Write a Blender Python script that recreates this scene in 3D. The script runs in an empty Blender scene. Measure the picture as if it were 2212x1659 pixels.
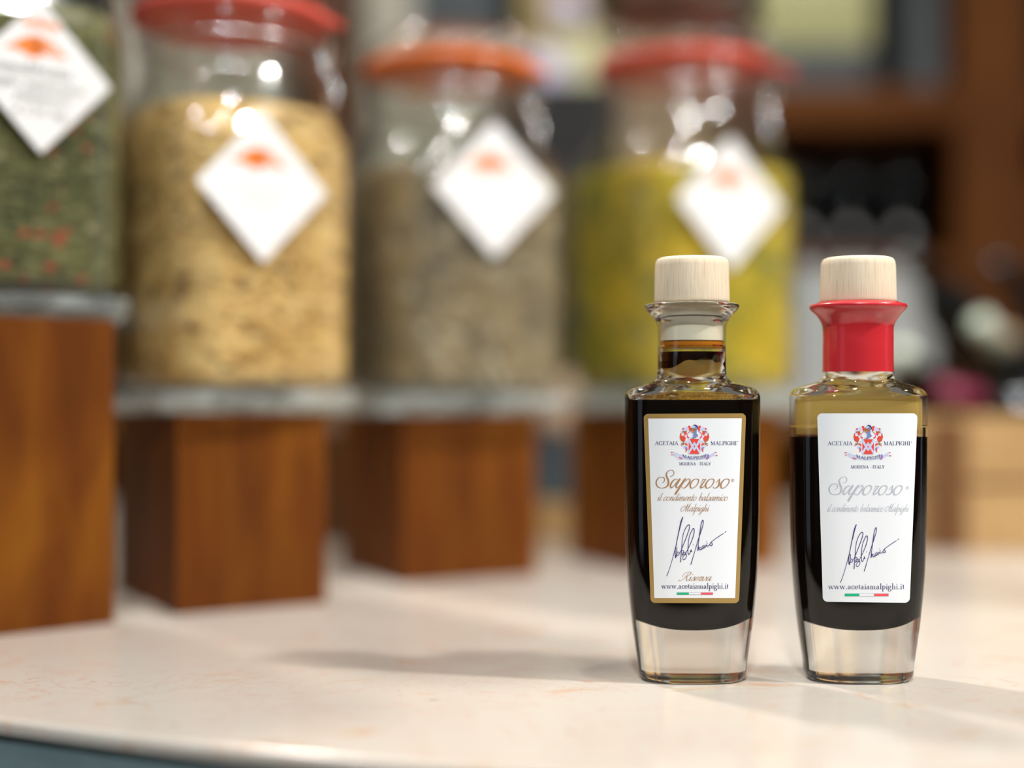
import bpy, bmesh, math, random
from math import sin, cos, pi, radians, sqrt
from mathutils import Vector, Matrix, noise
random.seed(7)
sc = bpy.context.scene
COL = sc.collection

# ------------------------------------------------------------------ camera, world, lights, exposure
TOP = 0.90            # height of the counter top above the floor (m)
CAMH = 9.53           # camera height above the counter (cm)
F = 3072.0            # focal length in pixels of the 2212 px wide frame (50 mm on 36 mm)
CX, CY = 1106.0, 855.0
cam = bpy.data.cameras.new('camera'); cam.lens = 50; cam.sensor_width = 36
cam.shift_y = (CY - 829.5) / 2212.0
cam.clip_start = 0.02; cam.clip_end = 30
cam.dof.use_dof = True; cam.dof.focus_distance = 0.4685; cam.dof.aperture_fstop = 2.0
camo = bpy.data.objects.new('camera', cam); COL.objects.link(camo)
camo.location = (0, 0, TOP + CAMH / 100); camo.rotation_euler = (pi / 2, 0, 0)
sc.camera = camo

sc.view_settings.view_transform = 'Standard'; sc.view_settings.look = 'None'
sc.view_settings.gamma = 1; sc.view_settings.exposure = -1.1
sc.view_settings.use_curve_mapping = False
cy = sc.cycles
cy.use_denoising = True
cy.max_bounces = 14; cy.transmission_bounces = 12; cy.transparent_max_bounces = 24
cy.glossy_bounces = 5; cy.diffuse_bounces = 3
cy.sample_clamp_indirect = 6.0; cy.blur_glossy = 0.3
cy.use_light_tree = True

w = bpy.data.worlds.new('world'); sc.world = w; w.use_nodes = True
nt = w.node_tree; nt.nodes.clear()
wo = nt.nodes.new('ShaderNodeOutputWorld'); wb = nt.nodes.new('ShaderNodeBackground')
tc = nt.nodes.new('ShaderNodeTexCoord'); sx = nt.nodes.new('ShaderNodeSeparateXYZ')
rp = nt.nodes.new('ShaderNodeValToRGB'); mr = nt.nodes.new('ShaderNodeMapRange')
mr.inputs['From Min'].default_value = -1
nt.links.new(tc.outputs['Generated'], sx.inputs[0]); nt.links.new(sx.outputs['Z'], mr.inputs['Value'])
nt.links.new(mr.outputs[0], rp.inputs[0]); nt.links.new(rp.outputs[0], wb.inputs[0]); nt.links.new(wb.outputs[0], wo.inputs[0])
rp.color_ramp.elements[0].color = (0.10, 0.08, 0.065, 1); rp.color_ramp.elements[0].position = 0.35
rp.color_ramp.elements[1].color = (1.0, 0.97, 0.93, 1); rp.color_ramp.elements[1].position = 0.85
wb.inputs[1].default_value = 0.30

def lamp(name, loc, aim, power, size, color=(1, 0.93, 0.84), spread=180):
    l = bpy.data.lights.new(name, 'AREA'); l.shape = 'DISK'; l.size = size; l.energy = power; l.color = color
    l.spread = radians(spread)
    o = bpy.data.objects.new(name, l); COL.objects.link(o); o.location = loc
    o.rotation_euler = (Vector(aim) - Vector(loc)).to_track_quat('-Z', 'Y').to_euler()
    return o
# shop spotlights in the ceiling: in front of, over and behind the counter
lamp('ceiling_spot_right', (1.25, 0.15, 2.25), (0.0, 0.66, TOP), 10.5, 0.10, (1, 0.98, 0.945), 75)
lamp('ceiling_spot_back', (-0.75, 1.45, 2.65), (0.1, 0.5, TOP), 6.5, 0.16, (1, 0.965, 0.90), 60)
lamp('ceiling_spot_front', (-0.10, -0.85, 2.35), (0.08, 0.55, TOP), 11.5, 0.10, (0.90, 0.965, 1.0), 90)
lamp('ceiling_spot_centre', (0.3, 0.3, 2.75), (0.0, 0.6, TOP), 4.0, 0.07, (1, 0.975, 0.94), 80)
lamp('ceiling_spot_left', (-0.75, 0.0, 2.6), (-0.1, 0.65, TOP), 1.0, 0.05, (1, 0.975, 0.94), 80)
lamp('ceiling_spot_far_right', (1.7, -0.6, 2.6), (0.1, 0.7, TOP), 2.2, 0.05, (1, 0.975, 0.94), 80)
lamp('ceiling_spot_near', (0.45, -0.5, 2.7), (0.05, 0.7, TOP), 2.0, 0.05, (1, 0.97, 0.94), 80)
lamp('ceiling_spot_shelf', (0.25, 0.85, 2.6), (0.25, 1.5, TOP + 0.5), 2.4, 0.10, (1, 0.95, 0.86), 60)
def streak_lamp(name, loc, aim, power, sx_, sy_, color):  # added unseen area lamps, not windows, for cool streaks on the bottles
    o = lamp(name, loc, aim, power, sx_, color); o.data.shape = 'RECTANGLE'; o.data.size_y = sy_
streak_lamp('streak_lamp_left', (-1.7, -0.35, 1.35), (0.1, 0.5, TOP + .1), 3, 0.5, 1.5, (0.72, 0.82, 1.0))
streak_lamp('streak_lamp_right', (2.2, 0.5, 1.4), (0.1, 0.5, TOP + .1), 2, 0.3, 1.3, (0.62, 0.72, 1.0))

# ------------------------------------------------------------------ materials
def mat(name):
    m = bpy.data.materials.new(name); m.use_nodes = True
    return m, m.node_tree.nodes, m.node_tree.links, m.node_tree.nodes['Principled BSDF']
def plain(name, c, rough=0.5, spec=0.5, metal=0.0, coat=0.0, sss=0):
    m, n, l, b = mat(name)
    b.inputs['Base Color'].default_value = (*c, 1); b.inputs['Roughness'].default_value = rough
    b.inputs['Specular IOR Level'].default_value = spec; b.inputs['Metallic'].default_value = metal
    b.inputs['Coat Weight'].default_value = coat; b.inputs['Coat Roughness'].default_value = 0.08
    return m
def N(n, t, **k):
    x = n.new('ShaderNode' + t)
    for a, v in k.items():
        if a in x.inputs: x.inputs[a].default_value = v
        else: setattr(x, a, v)
    return x
def ramp(n, l, src, stops, mode='LINEAR'):
    r = n.new('ShaderNodeValToRGB'); e = r.color_ramp.elements; r.color_ramp.interpolation = mode
    while len(e) < len(stops): e.new(0.5)
    for k, (p, c) in enumerate(stops): e[k].position = p; e[k].color = (*c, 1) if len(c) == 3 else c
    l.new(src, r.inputs[0]); return r.outputs[0]
def coords(n, l, scale=(1, 1, 1), kind='Object'):
    t = n.new('ShaderNodeTexCoord'); mp = n.new('ShaderNodeMapping'); mp.inputs['Scale'].default_value = scale
    l.new(t.outputs[kind], mp.inputs[0]); return mp.outputs[0]
def mix(n, l, f, a, b, blend='MIX'):
    m = n.new('ShaderNodeMix'); m.data_type = 'RGBA'; m.blend_type = blend
    for s, v in ((m.inputs[0], f), (m.inputs[6], a), (m.inputs[7], b)):
        if hasattr(v, 'is_linked') or hasattr(v, 'links'): l.new(v, s)
        else: s.default_value = v if isinstance(v, float) else (*v, 1)
    return m.outputs[2]
def noise_(n, l, vec, scale, detail=4, rough=0.5, dist=0):
    x = N(n, 'TexNoise', Scale=scale, Detail=detail, Roughness=rough, Distortion=dist); l.new(vec, x.inputs['Vector']); return x.outputs['Fac']
def bump(n, l, b, h, strength=0.3, dist=0.0005):
    x = N(n, 'Bump', Strength=strength, Distance=dist); l.new(h, x.inputs['Height']); l.new(x.outputs[0], b.inputs['Normal'])

def glass_real(name='clear_bottle_glass', c=(0.985, 0.995, 0.985)):
    m = bpy.data.materials.new(name); m.use_nodes = True; n = m.node_tree.nodes; l = m.node_tree.links; n.clear()
    o = n.new('ShaderNodeOutputMaterial'); g = N(n, 'BsdfGlass', IOR=1.5, Roughness=0.0); g.inputs[0].default_value = (*c, 1)
    l.new(g.outputs[0], o.inputs[0]); return m
def glass_thin(name, c=(0.95, 0.97, 0.955), rough=0.04, ior=1.5):
    m = bpy.data.materials.new(name); m.use_nodes = True; n = m.node_tree.nodes; l = m.node_tree.links; n.clear()
    o = n.new('ShaderNodeOutputMaterial'); t = n.new('ShaderNodeBsdfTransparent'); t.inputs[0].default_value = (*c, 1)
    g = N(n, 'BsdfGlossy', Roughness=rough); f = N(n, 'Fresnel', IOR=ior); mx = n.new('ShaderNodeMixShader')
    ge = n.new('ShaderNodeNewGeometry'); mi = N(n, 'MapRange'); mi.inputs['To Min'].default_value = ior; mi.inputs['To Max'].default_value = 1 / ior
    l.new(ge.outputs['Backfacing'], mi.inputs['Value']); l.new(mi.outputs[0], f.inputs['IOR'])
    l.new(f.outputs[0], mx.inputs[0]); l.new(t.outputs[0], mx.inputs[1]); l.new(g.outputs[0], mx.inputs[2]); l.new(mx.outputs[0], o.inputs[0])
    return m
def film(name, tint, paint, amount, scale=None):
    """thin stain of vinegar on glass: tinted transparent mixed with some body colour"""
    m = bpy.data.materials.new(name); m.use_nodes = True; n = m.node_tree.nodes; l = m.node_tree.links; n.clear()
    o = n.new('ShaderNodeOutputMaterial'); t = n.new('ShaderNodeBsdfTransparent'); t.inputs[0].default_value = (*tint, 1)
    d = n.new('ShaderNodeBsdfTranslucent'); d.inputs[0].default_value = (*paint, 1)
    d2 = n.new('ShaderNodeBsdfDiffuse'); d2.inputs[0].default_value = (*paint, 1)
    a = n.new('ShaderNodeMixShader'); a.inputs[0].default_value = 0.5; l.new(d.outputs[0], a.inputs[1]); l.new(d2.outputs[0], a.inputs[2])
    mx = n.new('ShaderNodeMixShader'); l.new(t.outputs[0], mx.inputs[1]); l.new(a.outputs[0], mx.inputs[2]); l.new(mx.outputs[0], o.inputs[0])
    if scale:
        v = coords(n, l); r = ramp(n, l, noise_(n, l, v, scale, 5, 0.7), [(0.42, (0, 0, 0)), (0.60, (1, 1, 1))])
        ml = N(n, 'Math', operation='MULTIPLY'); ml.inputs[1].default_value = amount; l.new(r, ml.inputs[0]); l.new(ml.outputs[0], mx.inputs[0])
    else: mx.inputs[0].default_value = amount
    return m

M = {}
M['glass'] = glass_real()
M['jar_glass'] = glass_thin('jar_wall_glass', (0.96, 0.98, 0.965), 0.09, 1.75)
M['neck_glass'] = glass_thin('bottle_neck_glass', (0.97, 0.98, 0.97), 0.03, 1.5)
def glass_cast():
    m = glass_thin('thick_cast_glass', (0.90, 0.95, 0.93), 0.08, 1.6); n = m.node_tree.nodes; l = m.node_tree.links
    o = [q for q in n if q.type == 'OUTPUT_MATERIAL'][0]; old = o.inputs[0].links[0].from_socket
    d = n.new('ShaderNodeBsdfTranslucent'); d.inputs[0].default_value = (0.85, 0.92, 0.90, 1); e = n.new('ShaderNodeBsdfDiffuse'); e.inputs[0].default_value = (0.85, 0.92, 0.90, 1)
    a = n.new('ShaderNodeMixShader'); l.new(d.outputs[0], a.inputs[1]); l.new(e.outputs[0], a.inputs[2])
    b = n.new('ShaderNodeMixShader'); v = coords(n, l, (1, 1, 3)); q = ramp(n, l, noise_(n, l, v, 40, 3, 0.5, 1.0), [(0.35, (0.12, 0.12, 0.12)), (0.62, (0.60, 0.60, 0.60))])
    l.new(q, b.inputs[0]); l.new(old, b.inputs[1]); l.new(a.outputs[0], b.inputs[2]); l.new(b.outputs[0], o.inputs[0]); return m
M['jar_base_glass'] = glass_cast()
M['liquid'] = plain('dark_balsamic', (0.007, 0.004, 0.0022), 0.5, 0.0)
def m_birch():
    m, n, l, b = mat('birch_wood'); v = coords(n, l, (420, 420, 22))
    g = noise_(n, l, v, 3.2, 5, 0.6, 0.4); v2 = coords(n, l, (60, 60, 30)); g2 = noise_(n, l, v2, 1.5, 3)
    c = ramp(n, l, g, [(0.30, (0.58, 0.42, 0.26)), (0.42, (0.74, 0.60, 0.42)), (0.7, (0.80, 0.67, 0.49))])
    c = mix(n, l, 0.35, c, ramp(n, l, g2, [(0.3, (0.66, 0.50, 0.34)), (0.7, (0.82, 0.70, 0.53))]))
    l.new(c, b.inputs['Base Color']); b.inputs['Roughness'].default_value = 0.65; bump(n, l, b, g, 0.55, 0.0004)
    return m
M['birch'] = m_birch()
M['plug'] = plain('cream_plastic', (0.93, 0.83, 0.65), 0.4)
M['ring'] = plain('stained_groove', (0.05, 0.018, 0.006), 0.4)
M['red_sleeve'] = plain('red_shrink_plastic', (0.58, 0.022, 0.03), 0.32, 0.5, 0, 0.3)
M['film_amber'] = film('amber_stain', (0.98, 0.84, 0.46), (1.0, 0.74, 0.27), 0.5)
M['film_foam'] = film('foam_stain', (0.80, 0.50, 0.15), (0.98, 0.60, 0.14), 0.85, 900)
M['film_dark'] = film('dark_stain', (0.10, 0.03, 0.006), (0.03, 0.01, 0.004), 0.8)
M['film_orange'] = film('orange_stain', (0.90, 0.52, 0.12), (0.75, 0.35, 0.05), 0.4)
M['paper'] = plain('white_label_paper', (0.83, 0.85, 0.87), 0.45, 0.3)
M['gold_print'] = plain('gold_print', (0.42, 0.27, 0.085), 0.38, 0.5, 0.25)
M['bronze_ink'] = plain('bronze_ink', (0.40, 0.215, 0.10), 0.5)
M['silver_ink'] = plain('silver_ink', (0.47, 0.49, 0.55), 0.5)
M['navy_ink'] = plain('navy_ink', (0.035, 0.025, 0.13), 0.5)
M['pen_ink'] = plain('violet_pen_ink', (0.045, 0.02, 0.15), 0.5)
M['red_ink'] = plain('red_ink', (0.80, 0.065, 0.04), 0.5)
M['pink_ink'] = plain('pink_ink', (0.75, 0.06, 0.16), 0.5)
M['lilac_ink'] = plain('lilac_ink', (0.60, 0.64, 0.84), 0.5)
M['violet_ink'] = plain('violet_ink', (0.28, 0.22, 0.66), 0.5)
M['steel_ink'] = plain('steel_blue_ink', (0.18, 0.25, 0.52), 0.5)
M['brown_ink'] = plain('brown_ink', (0.33, 0.16, 0.05), 0.5)
M['green_ink'] = plain('green_ink', (0.0, 0.45, 0.19), 0.5)
M['coral_ink'] = plain('coral_ink', (0.93, 0.09, 0.11), 0.5)
M['orange_ink'] = plain('orange_ink', (0.90, 0.22, 0.02), 0.5)
M['rust_ink'] = plain('rust_ink', (0.55, 0.07, 0.02), 0.5)
M['grey_pen'] = plain('grey_pen_ink', (0.30, 0.29, 0.28), 0.6)
M['faint_pen'] = plain('faint_pen_ink', (0.66, 0.64, 0.62), 0.6)
M['card'] = plain('white_card', (0.82, 0.80, 0.78), 0.55, 0.3)
M['seal_red'] = plain('red_rubber', (0.66, 0.085, 0.055), 0.5)
M['seal_orange'] = plain('orange_rubber', (0.80, 0.17, 0.02), 0.5)
M['wire'] = plain('bright_wire', (0.75, 0.75, 0.74), 0.2, 0.5, 1.0)

def m_block():
    m, n, l, b = mat('stained_block_wood'); v = coords(n, l, (30, 30, 4.5))
    g = noise_(n, l, v, 2.2, 6, 0.55, 0.8); v2 = coords(n, l, (14, 14, 5)); g2 = noise_(n, l, v2, 1.3, 2, 0.5, 0.6)
    c = ramp(n, l, g, [(0.3, (0.075, 0.018, 0.003)), (0.5, (0.13, 0.034, 0.004)), (0.68, (0.19, 0.062, 0.006))])
    c = mix(n, l, 0.5, c, ramp(n, l, g2, [(0.35, (0.07, 0.018, 0.004)), (0.52, (0.13, 0.036, 0.004)), (0.66, (0.26, 0.09, 0.007))]))
    l.new(c, b.inputs['Base Color']); b.inputs['Roughness'].default_value = 0.5; b.inputs['Specular IOR Level'].default_value = 0.1; bump(n, l, b, g, 0.15, 0.0005)
    return m
M['block'] = m_block()
def m_stone():
    m, n, l, b = mat('beige_marble'); v = coords(n, l)
    big = noise_(n, l, v, 5, 5, 0.55, 0.6)
    c = ramp(n, l, big, [(0.3, (0.55, 0.475, 0.405)), (0.5, (0.585, 0.53, 0.46)), (0.7, (0.60, 0.565, 0.505))])
    vv = coords(n, l, (1, 1.6, 1))
    p = noise_(n, l, vv, 26, 8, 0.68, 1.6)
    c = mix(n, l, ramp(n, l, p, [(0.56, (0, 0, 0)), (0.70, (0.75, 0.75, 0.75))]), c, (0.56, 0.33, 0.19))
    q = noise_(n, l, v, 14, 6, 0.7, 2.5)
    c = mix(n, l, ramp(n, l, q, [(0.485, (0, 0, 0)), (0.50, (0.35, 0.35, 0.35)), (0.515, (0, 0, 0))]), c, (0.55, 0.32, 0.24))
    s = noise_(n, l, vv, 75, 3, 0.5, 1.0)
    s2 = noise_(n, l, v, 9, 2)
    gate = ramp(n, l, s2, [(0.50, (0, 0, 0)), (0.62, (1, 1, 1))])
    sp = mix(n, l, gate, (0.0, 0.0, 0.0), ramp(n, l, s, [(0.70, (0, 0, 0)), (0.735, (0.8, 0.8, 0.8))]))
    c = mix(n, l, sp, c, (0.22, 0.13, 0.11))
    l.new(c, b.inputs['Base Color']); b.inputs['Roughness'].default_value = 0.2; b.inputs['Specular IOR Level'].default_value = 0.4
    return m
M['stone'] = m_stone()
def mottled(name, c1, c2, scale, rough=0.6, spec=0.5, p=(0.35, 0.65), bmp=0.0):
    m, n, l, b = mat(name); v = coords(n, l); g = noise_(n, l, v, scale, 5, 0.6)
    l.new(ramp(n, l, g, [(p[0], c1), (p[1], c2)]), b.inputs['Base Color']); b.inputs['Roughness'].default_value = rough
    b.inputs['Specular IOR Level'].default_value = spec
    if bmp: bump(n, l, b, g, bmp, 0.001)
    return m
M['grey_base'] = mottled('grey_blue_panel', (0.13, 0.20, 0.20), (0.20, 0.28, 0.29), 22)
M['floor'] = mottled('floor_tile', (0.10, 0.085, 0.07), (0.15, 0.13, 0.11), 6)
M['wall'] = mottled('plaster', (0.16, 0.13, 0.10), (0.20, 0.165, 0.13), 3)
M['shelf_wood'] = mottled('shelf_wood', (0.10, 0.030, 0.006), (0.15, 0.050, 0.009), 9, 0.6, 0.12)
M['crate_wood'] = mottled('pale_crate_wood', (0.42, 0.24, 0.09), (0.58, 0.36, 0.15), 14, 0.7)
M['crate_dark'] = mottled('brown_crate_wood', (0.13, 0.055, 0.02), (0.18, 0.08, 0.03), 14, 0.6, 0.2)
M['dark_glass'] = plain('near_black_glass', (0.010, 0.011, 0.010), 0.10, 0.6)
M['dark_panel'] = plain('dark_panel', (0.012, 0.010, 0.009), 0.7)
M['pale_card'] = mottled('pale_grey_card', (0.40, 0.41, 0.40), (0.52, 0.52, 0.50), 10)
M['beige_paper'] = mottled('beige_paper', (0.50, 0.33, 0.21), (0.58, 0.40, 0.27), 10)
M['yellow_pack'] = mottled('pale_yellow_packet', (0.62, 0.60, 0.28), (0.82, 0.80, 0.50), 30, 0.4)
M['tan_pack'] = mottled('tan_packet', (0.50, 0.36, 0.12), (0.60, 0.46, 0.20), 12, 0.4)
M['grey_pack'] = mottled('slate_packet', (0.055, 0.065, 0.07), (0.09, 0.10, 0.105), 12, 0.5)
M['navy_pack'] = mottled('navy_card', (0.035, 0.045, 0.075), (0.10, 0.14, 0.16), 5, 0.5)
M['lilac_glint'] = mottled('lilac_glint_paint', (0.72, 0.64, 0.96), (0.84, 0.78, 1.0), 8, 0.3)  # colour of the added balls that imitate lilac reflections
M['cream_pack'] = mottled('cream_packet', (0.52, 0.47, 0.36), (0.66, 0.61, 0.50), 12, 0.4)
M['foil_green'] = plain('pale_green_foil', (0.62, 0.70, 0.56), 0.3, 0.5, 0.3)
M['foil_tan'] = plain('tan_foil', (0.50, 0.32, 0.16), 0.4)
M['foil_wine'] = plain('wine_red_foil', (0.26, 0.03, 0.07), 0.35)

def grains(name, cols, scale, flecks=None, stretch=(1, 1, 1), big=None):
    m, n, l, b = mat(name); v = coords(n, l, stretch)
    vo = N(n, 'TexVoronoi', Scale=scale); l.new(v, vo.inputs['Vector'])
    sp = n.new('ShaderNodeSeparateColor'); l.new(vo.outputs['Color'], sp.inputs[0])
    c = ramp(n, l, sp.outputs[0], [(k / (len(cols) - 1), x) for k, x in enumerate(cols)])
    if big:
        c = mix(n, l, 0.55, c, ramp(n, l, noise_(n, l, v, big[0], 3, 0.6), [(0.38, big[1]), (0.62, big[2])]))
    if flecks:
        for ch, th, col in flecks:
            c = mix(n, l, ramp(n, l, sp.outputs[ch], [(th, (0, 0, 0)), (th + 0.004, (1, 1, 1))]), c, col)
    d = ramp(n, l, vo.outputs['Distance'], [(0.2, (1, 1, 1)), (0.9, (0, 0, 0))])
    l.new(c, b.inputs['Base Color']); b.inputs['Roughness'].default_value = 0.7; bump(n, l, b, d, 0.6, 0.0015)
    return m
M['herbs'] = grains('dried_green_herbs', [(0.03, 0.03, 0.008), (0.11, 0.105, 0.03), (0.19, 0.175, 0.055), (0.36, 0.32, 0.14)], 260,
    [(1, 0.965, (0.42, 0.07, 0.03)), (2, 0.965, (0.38, 0.33, 0.17))], (1, 1, 1.3), (20, (0.05, 0.048, 0.014), (0.20, 0.175, 0.06)))
M['grain'] = grains('golden_grain', [(0.28, 0.13, 0.03), (0.76, 0.42, 0.12), (0.98, 0.60, 0.22), (1.0, 0.74, 0.36)], 190,
    [(1, 0.93, (0.22, 0.11, 0.03))], (1, 1, 1.8), (45, (0.44, 0.23, 0.06), (1.0, 0.63, 0.25)))
M['mix'] = grains('grey_brown_mix', [(0.07, 0.05, 0.04), (0.25, 0.17, 0.10), (0.34, 0.25, 0.15), (0.46, 0.36, 0.24)], 170,
    [(1, 0.95, (0.55, 0.45, 0.33))], (1, 1, 1.2), (28, (0.13, 0.10, 0.07), (0.40, 0.27, 0.13)))
M['yellow'] = grains('yellow_green_mix', [(0.14, 0.13, 0.012), (0.52, 0.41, 0.02), (0.74, 0.50, 0.03), (0.80, 0.64, 0.08)], 150,
    [(1, 0.96, (0.25, 0.25, 0.12))], (1, 1, 1.1), (20, (0.15, 0.15, 0.008), (0.78, 0.47, 0.012)))
M['darkmix'] = grains('dark_olive_mix', [(0.06, 0.045, 0.03), (0.17, 0.13, 0.07), (0.24, 0.18, 0.11)], 150, None, (1, 1, 1), (20, (0.07, 0.05, 0.04), (0.2, 0.15, 0.09)))

# ------------------------------------------------------------------ object helpers  (local coordinates in centimetres)
def W(x, y, z): return Vector((x / 100, y / 100, TOP + z / 100))
def at(px, py, d): return ((px - CX) * d / F, d, CAMH - (py - CY) * d / F)      # a point of the place seen at a pixel, at depth d (cm)
def thing(name, label, cat, loc=(0, 0, 0), rz=0.0, group=None, kind=None):
    o = bpy.data.objects.new(name, None); COL.objects.link(o); o.empty_display_size = 0.02
    o.location = W(*loc); o.rotation_euler = (0, 0, rz); tag(o, label, cat, group, kind); return o
def tag(o, label, cat, group=None, kind=None):
    if label: o['label'] = label
    if cat: o['category'] = cat
    if group: o['group'] = group
    if kind: o['kind'] = kind
    return o
def mesh(name, vs, fs, material, parent=None, smooth=True, mats=None, fm=None, label=None):
    me = bpy.data.meshes.new(name); me.from_pydata([(x / 100, y / 100, z / 100) for x, y, z in vs], [], fs)
    for m in (mats or [material]): me.materials.append(m)
    if fm:
        for p, k in zip(me.polygons, fm): p.material_index = k
    if smooth:
        for p in me.polygons: p.use_smooth = True
    me.update()
    o = bpy.data.objects.new(name, me); COL.objects.link(o)
    if parent: o.parent = parent
    if label: o['label'] = label
    return o
def bm_obj(name, bm, material, parent=None, smooth=False, bevel=0, seg=2):
    if bevel: bmesh.ops.bevel(bm, geom=list(bm.edges), offset=bevel, segments=seg, affect='EDGES', profile=0.6)
    bmesh.ops.scale(bm, vec=(0.01,) * 3, verts=bm.verts)
    me = bpy.data.meshes.new(name); bm.to_mesh(me); bm.free(); me.materials.append(material)
    if smooth:
        for p in me.polygons: p.use_smooth = True
    o = bpy.data.objects.new(name, me); COL.objects.link(o)
    if parent: o.parent = parent
    return o
def box_bm(boxes):
    bm = bmesh.new()
    for (x0, y0, z0, x1, y1, z1) in boxes:
        r = bmesh.ops.create_cube(bm, size=1)
        bmesh.ops.transform(bm, matrix=Matrix.Translation(((x0 + x1) / 2, (y0 + y1) / 2, (z0 + z1) / 2)) @ Matrix.Diagonal((x1 - x0, y1 - y0, z1 - z0, 1)), verts=r['verts'])
    return bm
def cat_rom(keys, sub):
    """smooth interpolation through key tuples"""
    out = []; n = len(keys)
    for i in range(n - 1):
        p0 = keys[max(i - 1, 0)]; p1 = keys[i]; p2 = keys[i + 1]; p3 = keys[min(i + 2, n - 1)]
        for s in range(sub):
            t = s / sub; t2 = t * t; t3 = t2 * t
            out.append(tuple(0.5 * (2 * b + (c - a) * t + (2 * a - 5 * b + 4 * c - d) * t2 + (-a + 3 * b - 3 * c + d) * t3) for a, b, c, d in zip(p0, p1, p2, p3)))
    out.append(tuple(keys[-1])); return out
def loft(rings, cap0=True, cap1=True):
    """rings: lists of equal length of points; returns verts, faces"""
    vs = []; fs = []; n = len(rings[0])
    for r in rings: vs += r
    for k in range(len(rings) - 1):
        for i in range(n):
            j = (i + 1) % n; a = k * n
            fs.append((a + i, a + j, a + n + j, a + n + i))
    if cap0: fs.append(tuple(range(n - 1, -1, -1)))
    if cap1: fs.append(tuple(range((len(rings) - 1) * n, len(rings) * n)))
    return vs, fs
def sec(a, b, n, z, seg=96):
    out = []
    for i in range(seg):
        t = 2 * pi * i / seg; c, s = cos(t), sin(t)
        out.append((a * math.copysign(abs(c) ** (2 / n), c), b * math.copysign(abs(s) ** (2 / n), s), z))
    return out
def lathe(name, prof, material, parent, seg=48, smooth=True, cap0=True, cap1=True, label=None):
    v, f = loft([[(r * cos(2 * pi * i / seg), r * sin(2 * pi * i / seg), z) for i in range(seg)] for r, z in prof], cap0, cap1)
    return mesh(name, v, f, material, parent, smooth, label=label)
def tube_bm(pts, r, seg=8, bm=None):
    bm = bm or bmesh.new(); pts = [Vector(p) for p in pts]; rings = []; up = Vector((0, 0, 1))
    for i, p in enumerate(pts):
        t = (pts[min(i + 1, len(pts) - 1)] - pts[max(i - 1, 0)]).normalized()
        u = t.cross(up)
        if u.length < 0.05: u = t.cross(Vector((0, 1, 0)))
        u.normalize(); v = t.cross(u)
        rings.append([bm.verts.new(p + (u * cos(2 * pi * k / seg) + v * sin(2 * pi * k / seg)) * r) for k in range(seg)])
    for a, b in zip(rings, rings[1:]):
        for k in range(seg): bm.faces.new((a[k], a[(k + 1) % seg], b[(k + 1) % seg], b[k]))
    bm.faces.new(rings[0][::-1]); bm.faces.new(rings[-1]); return bm

# ------------------------------------------------------------------ lettering: strokes of a pen laid on a surface
class Ink:
    def __init__(s): s.v = []; s.f = []
    def ribbon(s, pts, widths, caps=True):
        n = len(pts); L = []; R = []
        for i in range(n):
            a = pts[max(i - 1, 0)]; b = pts[min(i + 1, n - 1)]
            dx, dy = b[0] - a[0], b[1] - a[1]; d = sqrt(dx * dx + dy * dy) or 1e-6
            nx, ny = -dy / d, dx / d; h = widths[i] / 2
            L.append((pts[i][0] + nx * h, pts[i][1] + ny * h)); R.append((pts[i][0] - nx * h, pts[i][1] - ny * h))
        b0 = len(s.v); s.v += L + R
        for i in range(n - 1): s.f.append((b0 + i, b0 + i + 1, b0 + n + i + 1, b0 + n + i))
        if caps:
            for p, h, q in ((pts[0], widths[0] / 2, pts[1]), (pts[-1], widths[-1] / 2, pts[-2])):
                a0 = math.atan2(p[1] - q[1], p[0] - q[0]) - pi / 2; b1 = len(s.v)
                s.v += [(p[0] + h * cos(a0 + pi * k / 6), p[1] + h * sin(a0 + pi * k / 6)) for k in range(7)]
                s.f.append(tuple(range(b1, b1 + 7)))
    def line(s, pts, w, caps=False): s.ribbon(dense(pts), [w] * len(dense(pts)), caps)
    def curve(s, pts, wf, sub=6):
        q = cat_rom([tuple(p[:2]) for p in pts], sub)
        if len(pts[0]) == 3: ws = [x[0] for x in cat_rom([(p[2],) for p in pts], sub)]
        else:
            ws = []
            for i in range(len(q)):
                a = q[max(i - 1, 0)]; b = q[min(i + 1, len(q) - 1)]; dx, dy = b[0] - a[0], b[1] - a[1]; d = sqrt(dx * dx + dy * dy) or 1e-6
                ws.append(wf(dx / d, dy / d))
        s.ribbon(q, [max(x, 0.05) for x in ws])
    def poly(s, pts):
        b = len(s.v); s.v += [tuple(p) for p in pts]; s.f.append(tuple(range(b, b + len(pts))))
    def rect(s, x0, y0, x1, y1): s.line([(x0, (y0 + y1) / 2), (x1, (y0 + y1) / 2)], abs(y1 - y0))
    def dot(s, x, y, r): s.poly([(x + r * cos(k * pi / 5), y + r * sin(k * pi / 5)) for k in range(10)])
    def blot(s, x, y, rx, ry, seed, n=26, amp=0.45):
        rnd = random.Random(seed)
        s.poly([(x + rx * cos(2 * pi * k / n) * (1 + amp * (rnd.random() - 0.5) * 2 * (k % 2)), y + ry * sin(2 * pi * k / n) * (1 + amp * (rnd.random() - 0.5) * 2 * (k % 2))) for k in range(n)])
    def place(s, name, fn, material, parent, label=None):
        return mesh(name, [fn(x, y) for x, y in s.v], s.f, material, parent, False, label=label)
def dense(pts, step=5.0):
    out = []
    for a, b in zip(pts, pts[1:]):
        k = max(1, int(sqrt((a[0] - b[0]) ** 2 + (a[1] - b[1]) ** 2) / step))
        out += [(a[0] + (b[0] - a[0]) * i / k, a[1] + (b[1] - a[1]) * i / k) for i in range(k)]
    return out + [pts[-1]]

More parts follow.
